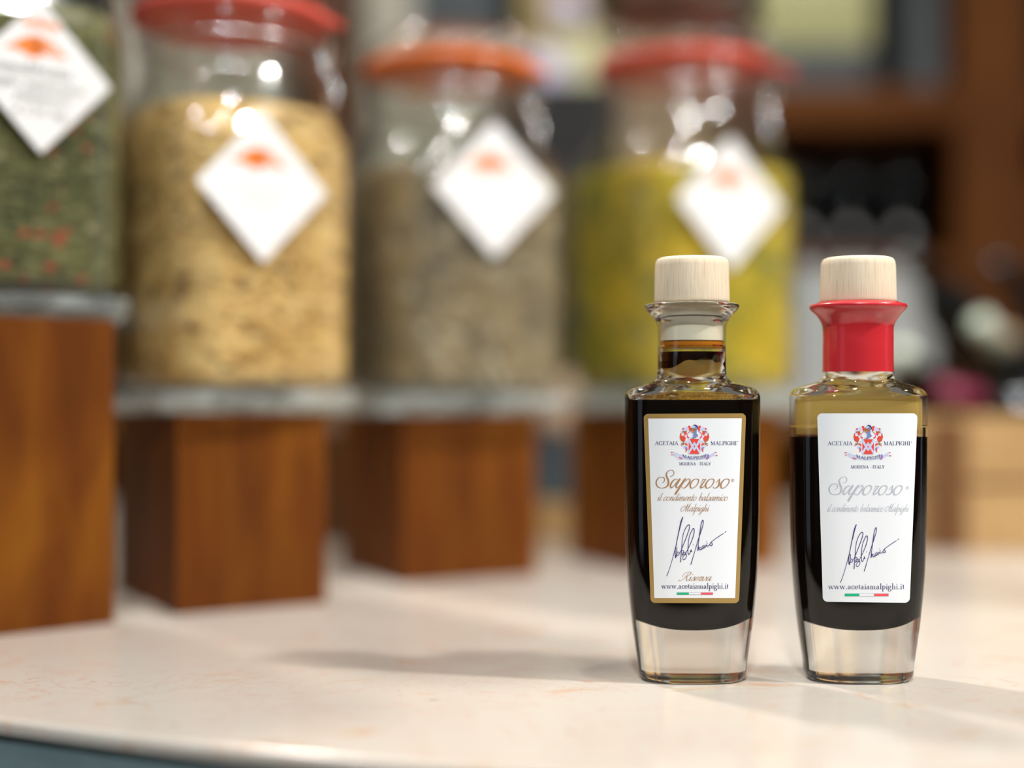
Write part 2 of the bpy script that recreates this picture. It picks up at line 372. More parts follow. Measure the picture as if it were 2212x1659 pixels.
# script hand: x-height 1, y up, upright (sheared when written); strokes run the way the pen goes
OV = [(.45, 1), (.14, .82), (0, .45), (.10, .1), (.33, 0), (.6, .2), (.72, .55), (.65, .88), (.45, 1)]
SCRIPT = {
 'o': (.86, [OV]),
 'a': (.98, [[(.66, .82), (.5, .98), (.3, .95), (.08, .65), (0, .3), (.12, .02), (.32, .1), (.6, .6), (.7, .98)], [(.72, 1), (.66, .5), (.66, .12), (.76, 0), (.98, .3)]]),
 'c': (.72, [[(.62, .75), (.6, .95), (.4, 1), (.1, .75), (0, .35), (.1, .04), (.32, 0), (.66, .35)]]),
 'e': (.74, [[(.05, .4), (.4, .5), (.6, .75), (.5, .98), (.3, .97), (.06, .6), (0, .25), (.15, 0), (.38, .05), (.7, .4)]]),
 'i': (.46, [[(0, .6), (.16, 1), (.14, .5), (.14, .12), (.24, 0), (.46, .3)], 'dot:.2:1.5']),
 'l': (.46, [[(.16, 2.0), (.15, 1.2), (.14, .5), (.14, .12), (.24, 0), (.46, .3)]]),
 't': (.5, [[(.16, 1.55), (.15, 1.0), (.14, .5), (.14, .12), (.24, 0), (.48, .3)], [(-.08, 1), (.15, 1), (.4, 1.02)]]),
 'n': (.95, [[(.0, .65), (.14, 1), (.14, .5), (.14, 0)], [(.14, .3), (.35, .85), (.55, 1), (.64, .8), (.62, .4), (.62, .12), (.72, 0), (.95, .3)]]),
 'm': (1.42, [[(.0, .65), (.14, 1), (.14, .5), (.14, 0)], [(.14, .3), (.34, .85), (.52, 1), (.6, .8), (.6, .4), (.6, 0)], [(.6, .3), (.8, .85), (1.0, 1), (1.08, .8), (1.06, .4), (1.06, .12), (1.16, 0), (1.42, .3)]]),
 'r': (.66, [[(-.05, .55), (.12, .95), (.2, 1.05), (.3, .9), (.5, .98)], [(.5, .98), (.36, .7), (.22, .35), (.22, .05), (.36, 0), (.66, .3)]]),
 's': (.66, [[(.0, .3), (.28, .8), (.4, 1.05), (.4, .95), (.5, .6), (.52, .3), (.36, .02), (.1, 0), (.04, .15)]]),
 'd': (.98, [[(.66, .82), (.5, .98), (.3, .95), (.08, .65), (0, .3), (.12, .02), (.32, .1), (.6, .6), (.7, .98)], [(.74, 2.0), (.7, 1.2), (.67, .5), (.66, .12), (.76, 0), (.98, .3)]]),
 'b': (.82, [[(.1, 2.0), (.08, 1.2), (.06, .5), (.06, .15), (.25, 0), (.5, .15), (.66, .55), (.6, .92), (.4, .95), (.1, .45)]]),
 'p': (.9, [[(-.02, .65), (.14, 1.05), (.12, .4), (.08, -.3), (.04, -1.0)], [(.14, .5), (.36, .95), (.56, 1), (.72, .75), (.66, .3), (.42, 0), (.2, .05), (.12, .2)]]),
 'g': (.96, [[(.66, .82), (.5, .98), (.3, .95), (.08, .65), (0, .3), (.12, .02), (.32, .1), (.6, .6), (.7, .98)], [(.72, 1), (.68, .3), (.64, -.4), (.45, -.85), (.2, -.8), (.22, -.5), (.6, -.1), (.96, .3)]]),
 'h': (.95, [[(.14, 2.0), (.14, 1.2), (.14, .5), (.14, 0)], [(.14, .3), (.35, .85), (.55, 1), (.64, .8), (.62, .4), (.62, .12), (.72, 0), (.95, .3)]]),
 'v': (.86, [[(-.1, .6), (.08, 1), (.1, .5), (.12, .1), (.28, 0), (.6, .4), (.7, .85), (.62, 1), (.6, .8), (.86, .8)]]),
 'z': (.7, [[(0, .9), (.3, .95), (.55, .9), (.3, .5), (0, .02), (.35, .05), (.65, .1)]]),
 'M': (1.9, [[(.35, 1.0), (.4, 1.25), (.1, 1.45), (-.35, 1.1), (-.45, .45), (-.2, 0), (.15, .05), (.5, .7), (.85, 2.0)], [(.85, 2.0), (.85, 1.0), (.92, 0)], [(.92, 0), (1.2, 1.1), (1.55, 2.05), (1.75, 2.15)], [(1.5, 1.95), (1.42, 1.0), (1.4, .15), (1.52, 0), (1.8, .3)]]),
 'R': (1.55, [[(-.35, .2), (-.3, -.05), (0, 0), (.4, .45), (.62, 1.2), (.8, 2.0)], [(.1, .9), (-.1, 1.3), (.1, 1.9), (.7, 2.2), (1.2, 2.0), (1.2, 1.5), (.8, 1.15), (.55, 1.1), (.8, 1.0), (1.0, .5), (1.1, .1), (1.25, 0), (1.5, .3)]]),
 '3': (.7, [[(.1, 1.6), (.45, 1.7), (.5, 1.3), (.2, 1.0), (.55, .8), (.5, .1), (.05, .1)]]),
 '5': (.7, [[(.55, 1.7), (.15, 1.7), (.1, 1.0), (.5, 1.0), (.55, .2), (.05, .1)]]),
 '0': (.7, [[(.3, 1.7), (.05, .9), (.3, 0), (.55, .9), (.3, 1.7)]]),
 '/': (.5, [[(.5, 1.8), (0, -.1)]]),
}
def write_script(ink, text, x0, x1, base, xh, slant, wmax, wmin, up=0.35, uppercase=None):
    """fit text between x0 and x1 (pixels of the label, y down)"""
    pos = []; x = 0
    for ch in text:
        if ch == ' ': x += 0.62; continue
        if ch == 'M' and x > 0: x += .35
        pos.append((ch, x)); x += SCRIPT[ch][0]
    kx = (x1 - x0) / x
    def wf(dx, dy):                      # y down: dy > 0 is a downstroke
        return wmin + (wmax - wmin) * ((dy ** 1.3) if dy > 0 else up * (-dy) ** 1.3)
    def tr(px, py): return (x0 + px * kx + py * xh * slant, base - py * xh)
    for ch, ox in pos:
        for st in SCRIPT[ch][1]:
            if isinstance(st, str):
                _, a, b = st.split(':'); q = tr(ox + float(a), float(b)); ink.dot(q[0], q[1], wmax * 0.62)
            else: ink.curve([tr(ox + a, b) for a, b in st], wf, 5)

# upright print letters: cap height 1, lower-case x-height 1 too; k thick line, n hairline, c curve with thick sides
def B(*s): return s
SER = {
 'A': (1.0, ['n:.08,0 .45,1', 'k:.45,1 .82,0', 'n:.2,.34 .68,.34', 'n:-.06,0 .22,0', 'n:.62,0 1.0,0']),
 'C': (.95, ['c:.82,.75 .62,.98 .4,.98 .14,.75 .06,.5 .14,.2 .4,.02 .65,.04 .85,.28', 'n:.82,.98 .82,.7']),
 'E': (.85, ['k:.2,0 .2,1', 'n:.02,1 .72,1', 'n:.02,0 .76,0', 'n:.2,.52 .55,.52', 'n:.72,1 .72,.76', 'n:.76,0 .76,.28', 'n:.55,.65 .55,.38']),
 'T': (.9, ['k:.42,0 .42,1', 'n:.02,1 .82,1', 'n:.02,1 .02,.74', 'n:.82,1 .82,.74', 'n:.24,0 .6,0']),
 'I': (.45, ['k:.2,0 .2,1', 'n:.0,0 .4,0', 'n:.0,1 .4,1']),
 'M': (1.22, ['n:.16,0 .16,1', 'k:.2,1 .56,.02', 'n:.56,.02 .92,1', 'k:.94,1 .94,0', 'n:0,0 .32,0', 'n:0,1 .2,1', 'n:.74,0 1.12,0', 'n:.9,1 1.12,1']),
 'L': (.8, ['k:.2,0 .2,1', 'n:0,1 .4,1', 'n:0,0 .7,0', 'n:.7,0 .7,.3']),
 'P': (.8, ['k:.2,0 .2,1', 'n:0,0 .4,0', 'n:0,1 .4,1', 'c:.3,1 .55,.98 .7,.76 .55,.5 .3,.47']),
 'G': (1.0, ['c:.82,.75 .62,.98 .4,.98 .14,.75 .06,.5 .14,.2 .4,.02 .6,.02 .78,.12', 'k:.78,0 .78,.42', 'n:.6,.42 .95,.42', 'n:.82,.98 .82,.72']),
 'H': (1.02, ['k:.2,0 .2,1', 'k:.78,0 .78,1', 'n:.2,.52 .78,.52', 'n:0,0 .38,0', 'n:0,1 .38,1', 'n:.6,0 .98,0', 'n:.6,1 .98,1']),
 'O': (1.0, ['c:.45,1 .16,.85 .06,.5 .16,.15 .45,0 .76,.15 .86,.5 .76,.85 .45,1']),
 'D': (.98, ['k:.2,0 .2,1', 'n:0,0 .4,0', 'n:0,1 .4,1', 'c:.3,1 .62,.95 .84,.5 .62,.05 .3,0']),
 'N': (1.0, ['n:.16,0 .16,1', 'k:.16,1 .8,.02', 'n:.82,0 .82,1', 'n:0,0 .32,0', 'n:0,1 .18,1', 'n:.66,1 .98,1']),
 'Y': (.9, ['k:.1,1 .44,.45', 'n:.44,.45 .76,1', 'k:.44,0 .44,.45', 'n:.26,0 .62,0', 'n:-.02,1 .28,1', 'n:.6,1 .9,1']),
 '-': (.6, ['n:.12,.42 .45,.42']), ' ': (.35, []),
}
LOW = {
 'w': (1.35, ['k:.08,1 .38,0', 'n:.38,0 .62,.95', 'k:.6,1 .9,0', 'n:.9,0 1.14,1', 'n:-.04,1 .24,1', 'n:.98,1 1.26,1', 'n:.46,1 .74,1']),
 '.': (.5, ['d:.2,.06']),
 'a': (.86, ['c:.1,.82 .3,1 .5,.92 .54,.7', 'k:.54,.75 .54,.1', 'c:.5,.6 .2,.5 .06,.25 .2,0 .4,.04 .54,.2', 'n:.54,.06 .76,.04']),
 'c': (.78, ['c:.62,.75 .5,1 .3,.98 .1,.7 .1,.3 .3,.02 .5,.02 .66,.22']),
 'e': (.82, ['n:.1,.55 .66,.55', 'c:.66,.55 .6,.85 .4,1 .15,.85 .08,.5 .15,.15 .4,0 .66,.2']),
 't': (.6, ['k:.25,1.35 .25,.12', 'n:.02,1 .5,1', 'n:.25,.06 .5,.06']),
 'i': (.48, ['k:.22,0 .22,1', 'n:.02,1 .22,1', 'n:.02,0 .42,0', 'd:.22,1.5']),
 'm': (1.45, ['k:.2,0 .2,1', 'n:.02,1 .2,1', 'n:.02,0 .4,0', 'n:.2,.7 .45,.98', 'k:.64,.9 .64,0', 'n:.45,.98 .64,.88', 'n:.46,0 .84,0', 'n:.64,.7 .9,.98', 'n:.9,.98 1.08,.88', 'k:1.1,.9 1.1,0', 'n:.92,0 1.3,0']),
 'l': (.48, ['k:.22,0 .22,1.75', 'n:.02,1.75 .22,1.75', 'n:.02,0 .42,0']),
 'p': (.95, ['k:.2,-.7 .2,1', 'n:.02,1 .2,1', 'n:.02,-.7 .42,-.7', 'c:.22,.75 .42,1 .66,.85 .74,.5 .66,.15 .42,0 .22,.2']),
 'g': (.9, ['c:.36,1 .12,.85 .1,.6 .36,.42 .6,.6 .6,.85 .36,1', 'n:.58,.9 .8,1', 'c:.3,.42 .1,.25 .2,.08 .55,.05 .7,-.2 .6,-.6 .3,-.66 .08,-.5 .1,-.2 .3,0']),
 'h': (1.0, ['k:.2,0 .2,1.75', 'n:.02,1.75 .2,1.75', 'n:.02,0 .4,0', 'n:.2,.7 .48,.98', 'n:.48,.98 .68,.88', 'k:.7,.9 .7,0', 'n:.5,0 .9,0']),
}
def write_serif(ink, text, x0, x1, base, h, tk, tn, font=SER, arc=None):
    tot = sum(font[c][0] for c in text); k = (x1 - x0) / tot; x = 0
    def tr(a, b):
        X = x0 + a * k; Y = base - b * h
        if arc: Y += arc(X)
        return (X, Y)
    wf = lambda dx, dy: tn + (tk * 1.05 - tn) * abs(dy) ** 1.6
    for ch in text:
        adv, st = font[ch]
        for s in st:
            kind, pts = s.split(':'); pts = [tuple(float(q) for q in p.split(',')) for p in pts.split()]
            pts = [tr(x + a, b) for a, b in pts]
            if kind == 'k': ink.line(pts, tk)
            elif kind == 'n': ink.line(pts, tn)
            elif kind == 'd': ink.dot(pts[0][0], pts[0][1], tk * 0.62)
            else: ink.curve(pts, wf, 4)
        x += adv

# ------------------------------------------------------------------ room
def room():
    o = bm_obj('floor', box_bm([(-300, -250, -94, 300, 260, -90)]), M['floor']); o.location = (0, 0, TOP); o['kind'] = 'structure'
    for nm, b in (('wall_back', (-300, 255, -90, 300, 265, 200)), ('wall_left', (-305, -250, -90, -295, 260, 200)), ('wall_right', (295, -250, -90, 305, 260, 200))):
        o = bm_obj(nm, box_bm([b]), M['wall']); o.location = (0, 0, TOP); o['kind'] = 'structure'
room()

# ------------------------------------------------------------------ counter: stone slab with a curved front edge over a grey blue base
def counter():
    t = thing('counter', 'curved beige marble shop counter with a grey blue front under the jars and bottles', 'counter', (0, 0, -90))
    edge = cat_rom([(-120, 118), (-80, 84), (-45, 59), (-25, 47), (-14.6, 41.7), (-6, 38.0), (4, 35.2), (18, 33.0), (40, 32.0), (80, 33), (130, 36)], 8)
    def slab(name, inset, z0, z1, m, rnd=0.0):
        n = len(edge); loops = []
        prof = [(z0, 0)] + ([(z1 - rnd, 0)] + [(z1 - rnd + rnd * sin(a), rnd * (1 - cos(a))) for a in [pi / 2 * k / 5 for k in range(1, 6)]] if rnd else [(z1, 0)])
        for z, ins in prof:
            lp = []
            for i, (x, y) in enumerate(edge):
                a = edge[max(i - 1, 0)]; b = edge[min(i + 1, n - 1)]; dx, dy = b[0] - a[0], b[1] - a[1]; d = sqrt(dx * dx + dy * dy)
                lp.append((x + (-dy / d) * (inset + ins), y + (dx / d) * (inset + ins), z + 90))
            lp += [(130, 128, z + 90), (-120, 128, z + 90)]
            loops.append(lp)
        v, f = loft(loops)
        return mesh(name, v, f, m, t, False)
    slab('countertop', 0, -0.42, 0, M['stone'], 0.2)
    slab('base_panel', 0.25, -90, -0.42, M['grey_base'])
counter()

# ------------------------------------------------------------------ little balsamic bottles
OUT = [(0.02, 1.2, .70, 2.4), (0.0, 1.55, 1.0, 2.5), (0.05, 1.70, 1.12, 2.6), (0.20, 1.80, 1.18, 2.6), (0.6, 1.84, 1.20, 2.6), (1.2, 1.93, 1.23, 2.6), (2.1, 2.05, 1.27, 2.6), (3.5, 2.18, 1.31, 2.6),
       (5.2, 2.25, 1.33, 2.6), (7.5, 2.27, 1.33, 2.6), (9.3, 2.28, 1.33, 2.6), (9.55, 2.26, 1.32, 2.6), (9.70, 2.17, 1.29, 2.6), (9.80, 2.02, 1.24, 2.5), (9.90, 1.72, 1.20, 2.3), (10.0, 1.36, 1.16, 2.1),
       (10.15, 1.20, 1.14, 2.0), (10.4, 1.15, 1.13, 2.0), (11.0, 1.145, 1.145, 2.0), (11.75, 1.145, 1.145, 2.0), (12.0, 1.20, 1.20, 2.0), (12.25, 1.36, 1.36, 2.0), (12.42, 1.53, 1.53, 2.0), (12.52, 1.585, 1.585, 2.0), (12.60, 1.55, 1.55, 2.0), (12.63, 1.42, 1.42, 2.0)]
INN = [(1.72, .05, .03, 2.2), (1.74, .6, .40, 2.3), (1.83, 1.10, .68, 2.3), (2.00, 1.48, .88, 2.4), (2.28, 1.76, 1.02, 2.5), (2.7, 1.93, 1.10, 2.6), (3.5, 2.03, 1.14, 2.6), (5.2, 2.10, 1.17, 2.6), (7.5, 2.12, 1.17, 2.6), (9.2, 2.12, 1.17, 2.6),
       (9.45, 2.06, 1.14, 2.6), (9.60, 1.88, 1.09, 2.5), (9.72, 1.55, 1.02, 2.3), (9.85, 1.15, .98, 2.1), (10.05, .99, .97, 2.0), (10.5, 1.02, 1.02, 2.0), (11.0, 1.07, 1.07, 2.0), (12.0, 1.07, 1.07, 2.0), (12.4, 1.10, 1.10, 2.0), (12.6, 1.15, 1.15, 2.0)]
def rows(keys, sub=5): return cat_rom(keys, sub)
ROUT = rows(OUT[1:], 10)
def front(xl, z):
    """depth (towards the camera, negative y) of the bottle's front face at local x, z"""
    for i in range(len(ROUT) - 1):
        if ROUT[i][0] <= z <= ROUT[i + 1][0] or i == len(ROUT) - 2:
            t = (z - ROUT[i][0]) / max(ROUT[i + 1][0] - ROUT[i][0], 1e-6)
            a, b, n = [ROUT[i][k] + (ROUT[i + 1][k] - ROUT[i][k]) * t for k in (1, 2, 3)]; break
    q = max(1 - abs(xl / a) ** n, 0.0); return -b * q ** (1 / n)

def bottle_shell(t, thin):
    ro = [sec(a, b, n, z) for z, a, b, n in rows(OUT, 4)]
    ri = [sec(a, b, n, z) for z, a, b, n in reversed(rows(INN, 4))]
    v, f = loft(ro + ri); fm = [1 if any(a < min(v[i][2] for i in q) and max(v[i][2] for i in q) < b for a, b in thin) else 0 for q in f]
    return mesh('glass_body', v, f, None, t, True, [M['glass'], M['neck_glass']], fm)
def liquid(t, level, m=None):
    ks = [k for k in rows(INN, 6) if k[0] < level - 0.02]
    last = min(rows(INN, 6), key=lambda k: abs(k[0] - level) + (k[0] < level) * .01)
    ks.append((level, last[1], last[2], last[3]))
    v, f = loft([sec(a + .012, b + .012, n, z) for z, a, b, n in ks])
    return mesh('vinegar', v, f, m or M['liquid'], t)
def inner_film(name, t, z0, z1, m, off=0.015, wav=None):
    ks = [k for k in rows(INN, 8) if z0 <= k[0] <= z1]
    rr = []
    for i, (z, a, b, n) in enumerate(ks):
        r = sec(a - off, b - off, n, z)
        if wav and i < 3:
            r = [(x, y, z - wav(x, y) * (3 - i) / 3) for x, y, z in r]
        rr.append(r)
    v, f = loft(rr, False, False); return mesh(name, v, f, m, t)
def stopper(t, band=True):
    lathe('cork_head', [(1.245, 12.66), (1.262, 12.72), (1.262, 12.8), (1.235, 13.9), (1.21, 14.05), (1.15, 14.14), (1.05, 14.18), (.6, 14.20), (.1, 14.20)], M['birch'], t, 64, label=None)
    if band:
        lathe('plug', [(.90, 11.10), (1.03, 11.15), (1.05, 11.3), (1.05, 12.0), (1.055, 12.64)], M['plug'], t, 64, label='cream plastic plug inside the neck')
        for z in (11.36,):
            lathe('groove_ring', [(1.0, z - .03), (1.06, z - .02), (1.06, z + .02), (1.0, z + .03)], M['ring'], t, 64)
        lathe('groove_ring', [(1.0, 12.22), (1.075, 12.23), (1.075, 12.27), (1.0, 12.28)], M['ring'], t, 64)
def label_map(BX, BY, lift):
    def fn(px, py):
        y = BY - 1.3
        for _ in range(8):
            X = (px - CX) * y / F; Z = CAMH - (py - CY) * y / F
            y = BY + front(X - BX, Z)
        X = (px - CX) * (y - lift) / F; Z = CAMH - (py - CY) * (y - lift) / F
        return (X - BX, y - lift - BY, Z)
    return fn
def panel(name, fn, tl, tr_, bl, br, r, m, parent, nr=60, nc=44, back=None):
    """label sheet between its four corners (pixels) with rounded corners"""
    vs = []; fs = []
    H = bl[1] - tl[1]
    ts = []
    for k in range(9): ts.append(r * (1 - cos(pi / 2 * k / 8)) / H)
    ts += [r / H + (1 - 2 * r / H) * k / (nr + 1) for k in range(1, nr + 1)]
    ts += [1 - x for x in ts[8::-1]]
    for t in ts:
        dyy = min(t, 1 - t) * H
        ins = r - sqrt(max(r * r - (r - dyy) ** 2, 0)) if dyy < r else 0
        xl = tl[0] + (bl[0] - tl[0]) * t + ins; xr = tr_[0] + (br[0] - tr_[0]) * t - ins
        yl = tl[1] + (bl[1] - tl[1]) * t; yr = tr_[1] + (br[1] - tr_[1]) * t
        for c in range(nc + 1):
            s = c / nc; vs.append(fn(xl + (xr - xl) * s, yl + (yr - yl) * s))
    for a in range(len(ts) - 1):
        for c in range(nc):
            i = a * (nc + 1) + c; fs.append((i, i + 1, i + nc + 2, i + nc + 1))
    return mesh(name, vs, fs, m, parent)

def crest(fn_at, parent, ox, oy):
    """coat of arms traced at 11.06 x; ox, oy shift to the label"""
    def T(p): return (1780 + p[0] / 11.06 + ox, 900 + p[1] / 11.06 + oy)
    groups = {}
    def poly(m, layer, pts): groups.setdefault((layer, m), Ink()).poly([T(p) for p in pts])
    def both(m, layer, pts):
        poly(m, layer, pts); poly(m, layer, [(2110 - x, y) for x, y in pts][::-1])
    # mantling
    both('red_ink', 1, [(712, 420), (700, 500), (730, 580), (790, 620), (830, 590), (850, 520), (800, 455), (770, 470), (745, 455), (735, 380)])
    both('red_ink', 1, [(895, 225), (955, 222), (975, 300), (960, 350), (925, 345), (920, 290)])
    both('pink_ink', 1, [(750, 300), (800, 265), (812, 300), (775, 322)])
    both('red_ink', 1, [(800, 380), (860, 370), (880, 420), (840, 440), (830, 470), (805, 420)])
    both('red_ink', 1, [(820, 640), (885, 650), (890, 705), (850, 690), (815, 665)])
    both('red_ink', 1, [(835, 755), (880, 790), (875, 830), (835, 858), (845, 810)])
    both('pink_ink', 1, [(725, 670), (770, 690), (740, 710)])
    both('pink_ink', 1, [(860, 475), (930, 490), (925, 525), (895, 522)])
    both('lilac_ink', 1, [(735, 345), (730, 420), (775, 425), (800, 380), (870, 340), (930, 345), (905, 250), (830, 255), (800, 320)])
    both('lilac_ink', 1, [(800, 640), (845, 590), (890, 575), (890, 610), (850, 640)])
    both('lilac_ink', 1, [(785, 745), (800, 700), (890, 715), (860, 745), (820, 765)])
    both('lilac_ink', 1, [(835, 430), (870, 440), (880, 480), (850, 470)])
    both('violet_ink', 2, [(820, 745), (860, 730), (880, 800), (895, 800), (880, 740)])
    both('brown_ink', 2, [(760, 370), (790, 345), (870, 350), (865, 385), (800, 380), (770, 395)])
    both('brown_ink', 2, [(725, 500), (750, 530), (800, 590), (815, 640), (790, 690), (740, 660), (735, 640), (790, 640), (770, 580), (725, 535)])
    both('orange_ink', 3, [(800, 350), (845, 345), (830, 375)])
    for side in (1, -1):
        ink = groups.setdefault((1, 'pink_ink'), Ink())
        ar = [(960, 355, 1.2), (905, 395, 1.4), (882, 450, 1.4), (905, 520, 1.1)]
        ink.curve([(*T(((x if side > 0 else 2110 - x), y)), w_) for x, y, w_ in ar], None)
    # helmet
    poly('steel_ink', 3, [(985, 260), (1030, 215), (1075, 205), (1125, 240), (1140, 290), (1110, 330), (1105, 400), (1135, 450), (1085, 510), (1030, 525), (960, 525), (1010, 470), (1035, 420), (1000, 350), (975, 320)])
    poly('navy_ink', 4, [(1020, 212), (1070, 195), (1120, 215), (1145, 265), (1135, 305), (1115, 260), (1080, 225)])
    poly('lilac_ink', 4, [(995, 260), (1040, 225), (1080, 235), (1050, 275), (1010, 285)])
    poly('brown_ink', 4, [(965, 280), (990, 265), (1100, 310), (1085, 345), (1030, 350), (1015, 395), (985, 370), (970, 330)])
    poly('orange_ink', 5, [(1000, 330), (1030, 350), (1010, 380), (992, 360)])
    poly('lilac_ink', 4, [(955, 525), (1010, 465), (1040, 460), (1000, 520)])
    poly('pink_ink', 4, [(1100, 480), (1140, 445), (1145, 465), (1110, 490)])
    poly('brown_ink', 4, [(1000, 535), (1030, 515), (1055, 535)])
    # shield: white field, red quarters, saltire and lozenge
    poly('lilac_ink', 2, [(905, 530), (1200, 530), (1200, 870), (1170, 905), (1065, 905), (1053, 915), (1040, 905), (935, 905), (905, 870)])
    poly('red_ink', 3, [(940, 540), (1168, 540), (1102, 665), (1055, 600), (1008, 665)])
    poly('red_ink', 3, [(918, 620), (918, 820), (980, 720)]); poly('red_ink', 3, [(1192, 620), (1192, 820), (1128, 720)])
    poly('red_ink', 3, [(935, 895), (1008, 770), (1055, 830), (1100, 770), (1172, 895)])
    poly('pink_ink', 4, [(1055, 690), (1073, 718), (1055, 745), (1037, 718)])
    # ribbon
    poly('lilac_ink', 2, [(500, 850), (560, 850), (640, 880), (720, 920), (770, 915), (900, 960), (1060, 970), (1220, 950), (1350, 905), (1420, 930), (1480, 880), (1560, 850), (1600, 860), (1500, 910), (1540, 925), (1600, 935), (1500, 935), (1430, 980), (1360, 1025), (1320, 1005), (1200, 1025), (1060, 1035), (900, 1028), (780, 1005), (760, 1035), (700, 1025), (620, 960), (560, 920), (500, 925), (560, 905), (600, 900), (560, 870)])
    for p in ([(482, 858), (520, 845), (552, 852), (520, 870), (495, 872)], [(487, 925), (515, 905), (552, 908), (525, 928)], [(1530, 858), (1565, 848), (1600, 860), (1565, 872)], [(1555, 930), (1585, 920), (1618, 938), (1585, 946)],
              [(680, 975), (700, 965), (770, 1000), (772, 1020), (700, 1000)], [(1315, 1000), (1400, 962), (1410, 972), (1340, 1008)]):
        poly('pink_ink', 3, p)
    poly('violet_ink', 3, [(1355, 905), (1385, 898), (1420, 950), (1400, 962), (1350, 975)]); poly('violet_ink', 3, [(1330, 1015), (1350, 1010), (1400, 975), (1395, 1010), (1360, 1028)])
    e = Ink(); cx = T((1055, 0))[0]
    write_serif(e, 'MALPIGHI', T((768, 0))[0], T((1345, 0))[0], T((0, 1020))[1], 5.6, 1.25, .5, arc=lambda X: -((X - cx) ** 2) * 0.0072)
    groups[(4, 'navy_ink')].v, base = groups[(4, 'navy_ink')].v, len(groups[(4, 'navy_ink')].v)
    g = groups[(4, 'navy_ink')]; g.v += e.v; g.f += [tuple(i + base for i in f) for f in e.f]
    # one mesh, many inks
    vs = []; fs = []; fm = []; mats = []
    for (layer, m), ink in sorted(groups.items()):
        f = fn_at(0.006 + 0.0022 * layer); b = len(vs); vs += [f(x, y) for x, y in ink.v]
        if M[m] not in mats: mats.append(M[m])
        for q in ink.f: fs.append(tuple(i + b for i in q)); fm.append(mats.index(M[m]))
    return mesh('coat_of_arms', vs, fs, None, parent, False, mats, fm)

def signature(ink, ox, oy, k=1.0, w=1.0):
    """traced at 9.76 x from the first bottle"""
    def T(p): return (ox + p[0] / 9.76 * k, oy + p[1] / 9.76 * k)
    S = [
     [(535, 170, 2.0), (500, 270, 3.0), (470, 400, 2.5), (430, 580, 1.8), (395, 760, 1.8), (350, 930, 1.4), (300, 1110, 1.2), (250, 1270, 1.3), (198, 1405, 1.5)],
     [(395, 770, 1.3), (375, 900, 1.6), (385, 1020, 2.0), (400, 960, 1.8), (415, 800, 1.5), (405, 900, 1.6), (410, 970, 1.6), (445, 965, 1.3), (462, 925, 1.2), (430, 895, 1.0), (425, 935, 1.0)],
     [(462, 940, 1.0), (500, 870, 1.2), (560, 720, 1.5), (630, 540, 1.6), (680, 380, 1.6), (665, 330, 1.7), (620, 360, 1.5), (560, 480, 1.4), (525, 640, 1.4), (515, 800, 1.7), (500, 960, 1.6), (488, 1112, 1.9)],
     [(500, 880, 1.4), (545, 870, 1.5), (555, 930, 1.4), (525, 975, 1.6), (535, 920, 1.3), (580, 905, 1.3), (600, 950, 1.5), (560, 965, 1.2)],
     [(600, 930, 1.3), (615, 990, 1.3), (590, 1045, 1.2), (548, 1062, 1.3), (535, 1030, 1.2), (560, 980, 1.2), (610, 900, 1.2), (660, 810, 1.3), (740, 620, 1.6), (778, 470, 1.6), (762, 405, 1.8), (715, 470, 1.5), (665, 620, 1.4), (650, 770, 1.6), (645, 900, 1.7), (665, 955, 1.7), (690, 920, 1.3), (712, 850, 1.6), (708, 890, 1.9), (725, 885, 1.9)],
     [(708, 1160, 1.8), (750, 1020, 1.5), (800, 850, 1.3), (860, 650, 1.6), (920, 470, 1.5), (968, 300, 1.5), (958, 228, 1.8), (925, 310, 1.5), (900, 470, 1.9), (880, 620, 1.5), (860, 770, 1.5), (855, 870, 1.8), (875, 790, 1.5), (885, 830, 1.6), (905, 858, 1.5), (925, 830, 1.2), (905, 800, 1.2)],
     [(925, 850, 1.1), (965, 820, 1.3), (985, 775, 1.3), (950, 775, 1.2), (945, 820, 1.2), (1000, 810, 1.2), (1030, 770, 1.2), (1000, 760, 1.1), (1005, 800, 1.1), (1040, 760, 1.2), (1050, 710, 1.2), (1045, 770, 1.3), (1090, 765, 1.3), (1130, 700, 1.4), (1160, 740, 1.7), (1140, 770, 1.5), (1108, 745, 1.4), (1130, 700, 1.4), (1200, 640, 1.2), (1300, 570, 1.3), (1395, 508, 1.3)],
     [(1430, 485, 1.7), (1448, 470, 1.5)],
    ]
    for s in S: ink.curve([(*T(p), p[2] * w) for p in s], None, 7)
    for p in ((1038, 682), (753, 750)): q = T(p); ink.dot(q[0], q[1], 0.9)
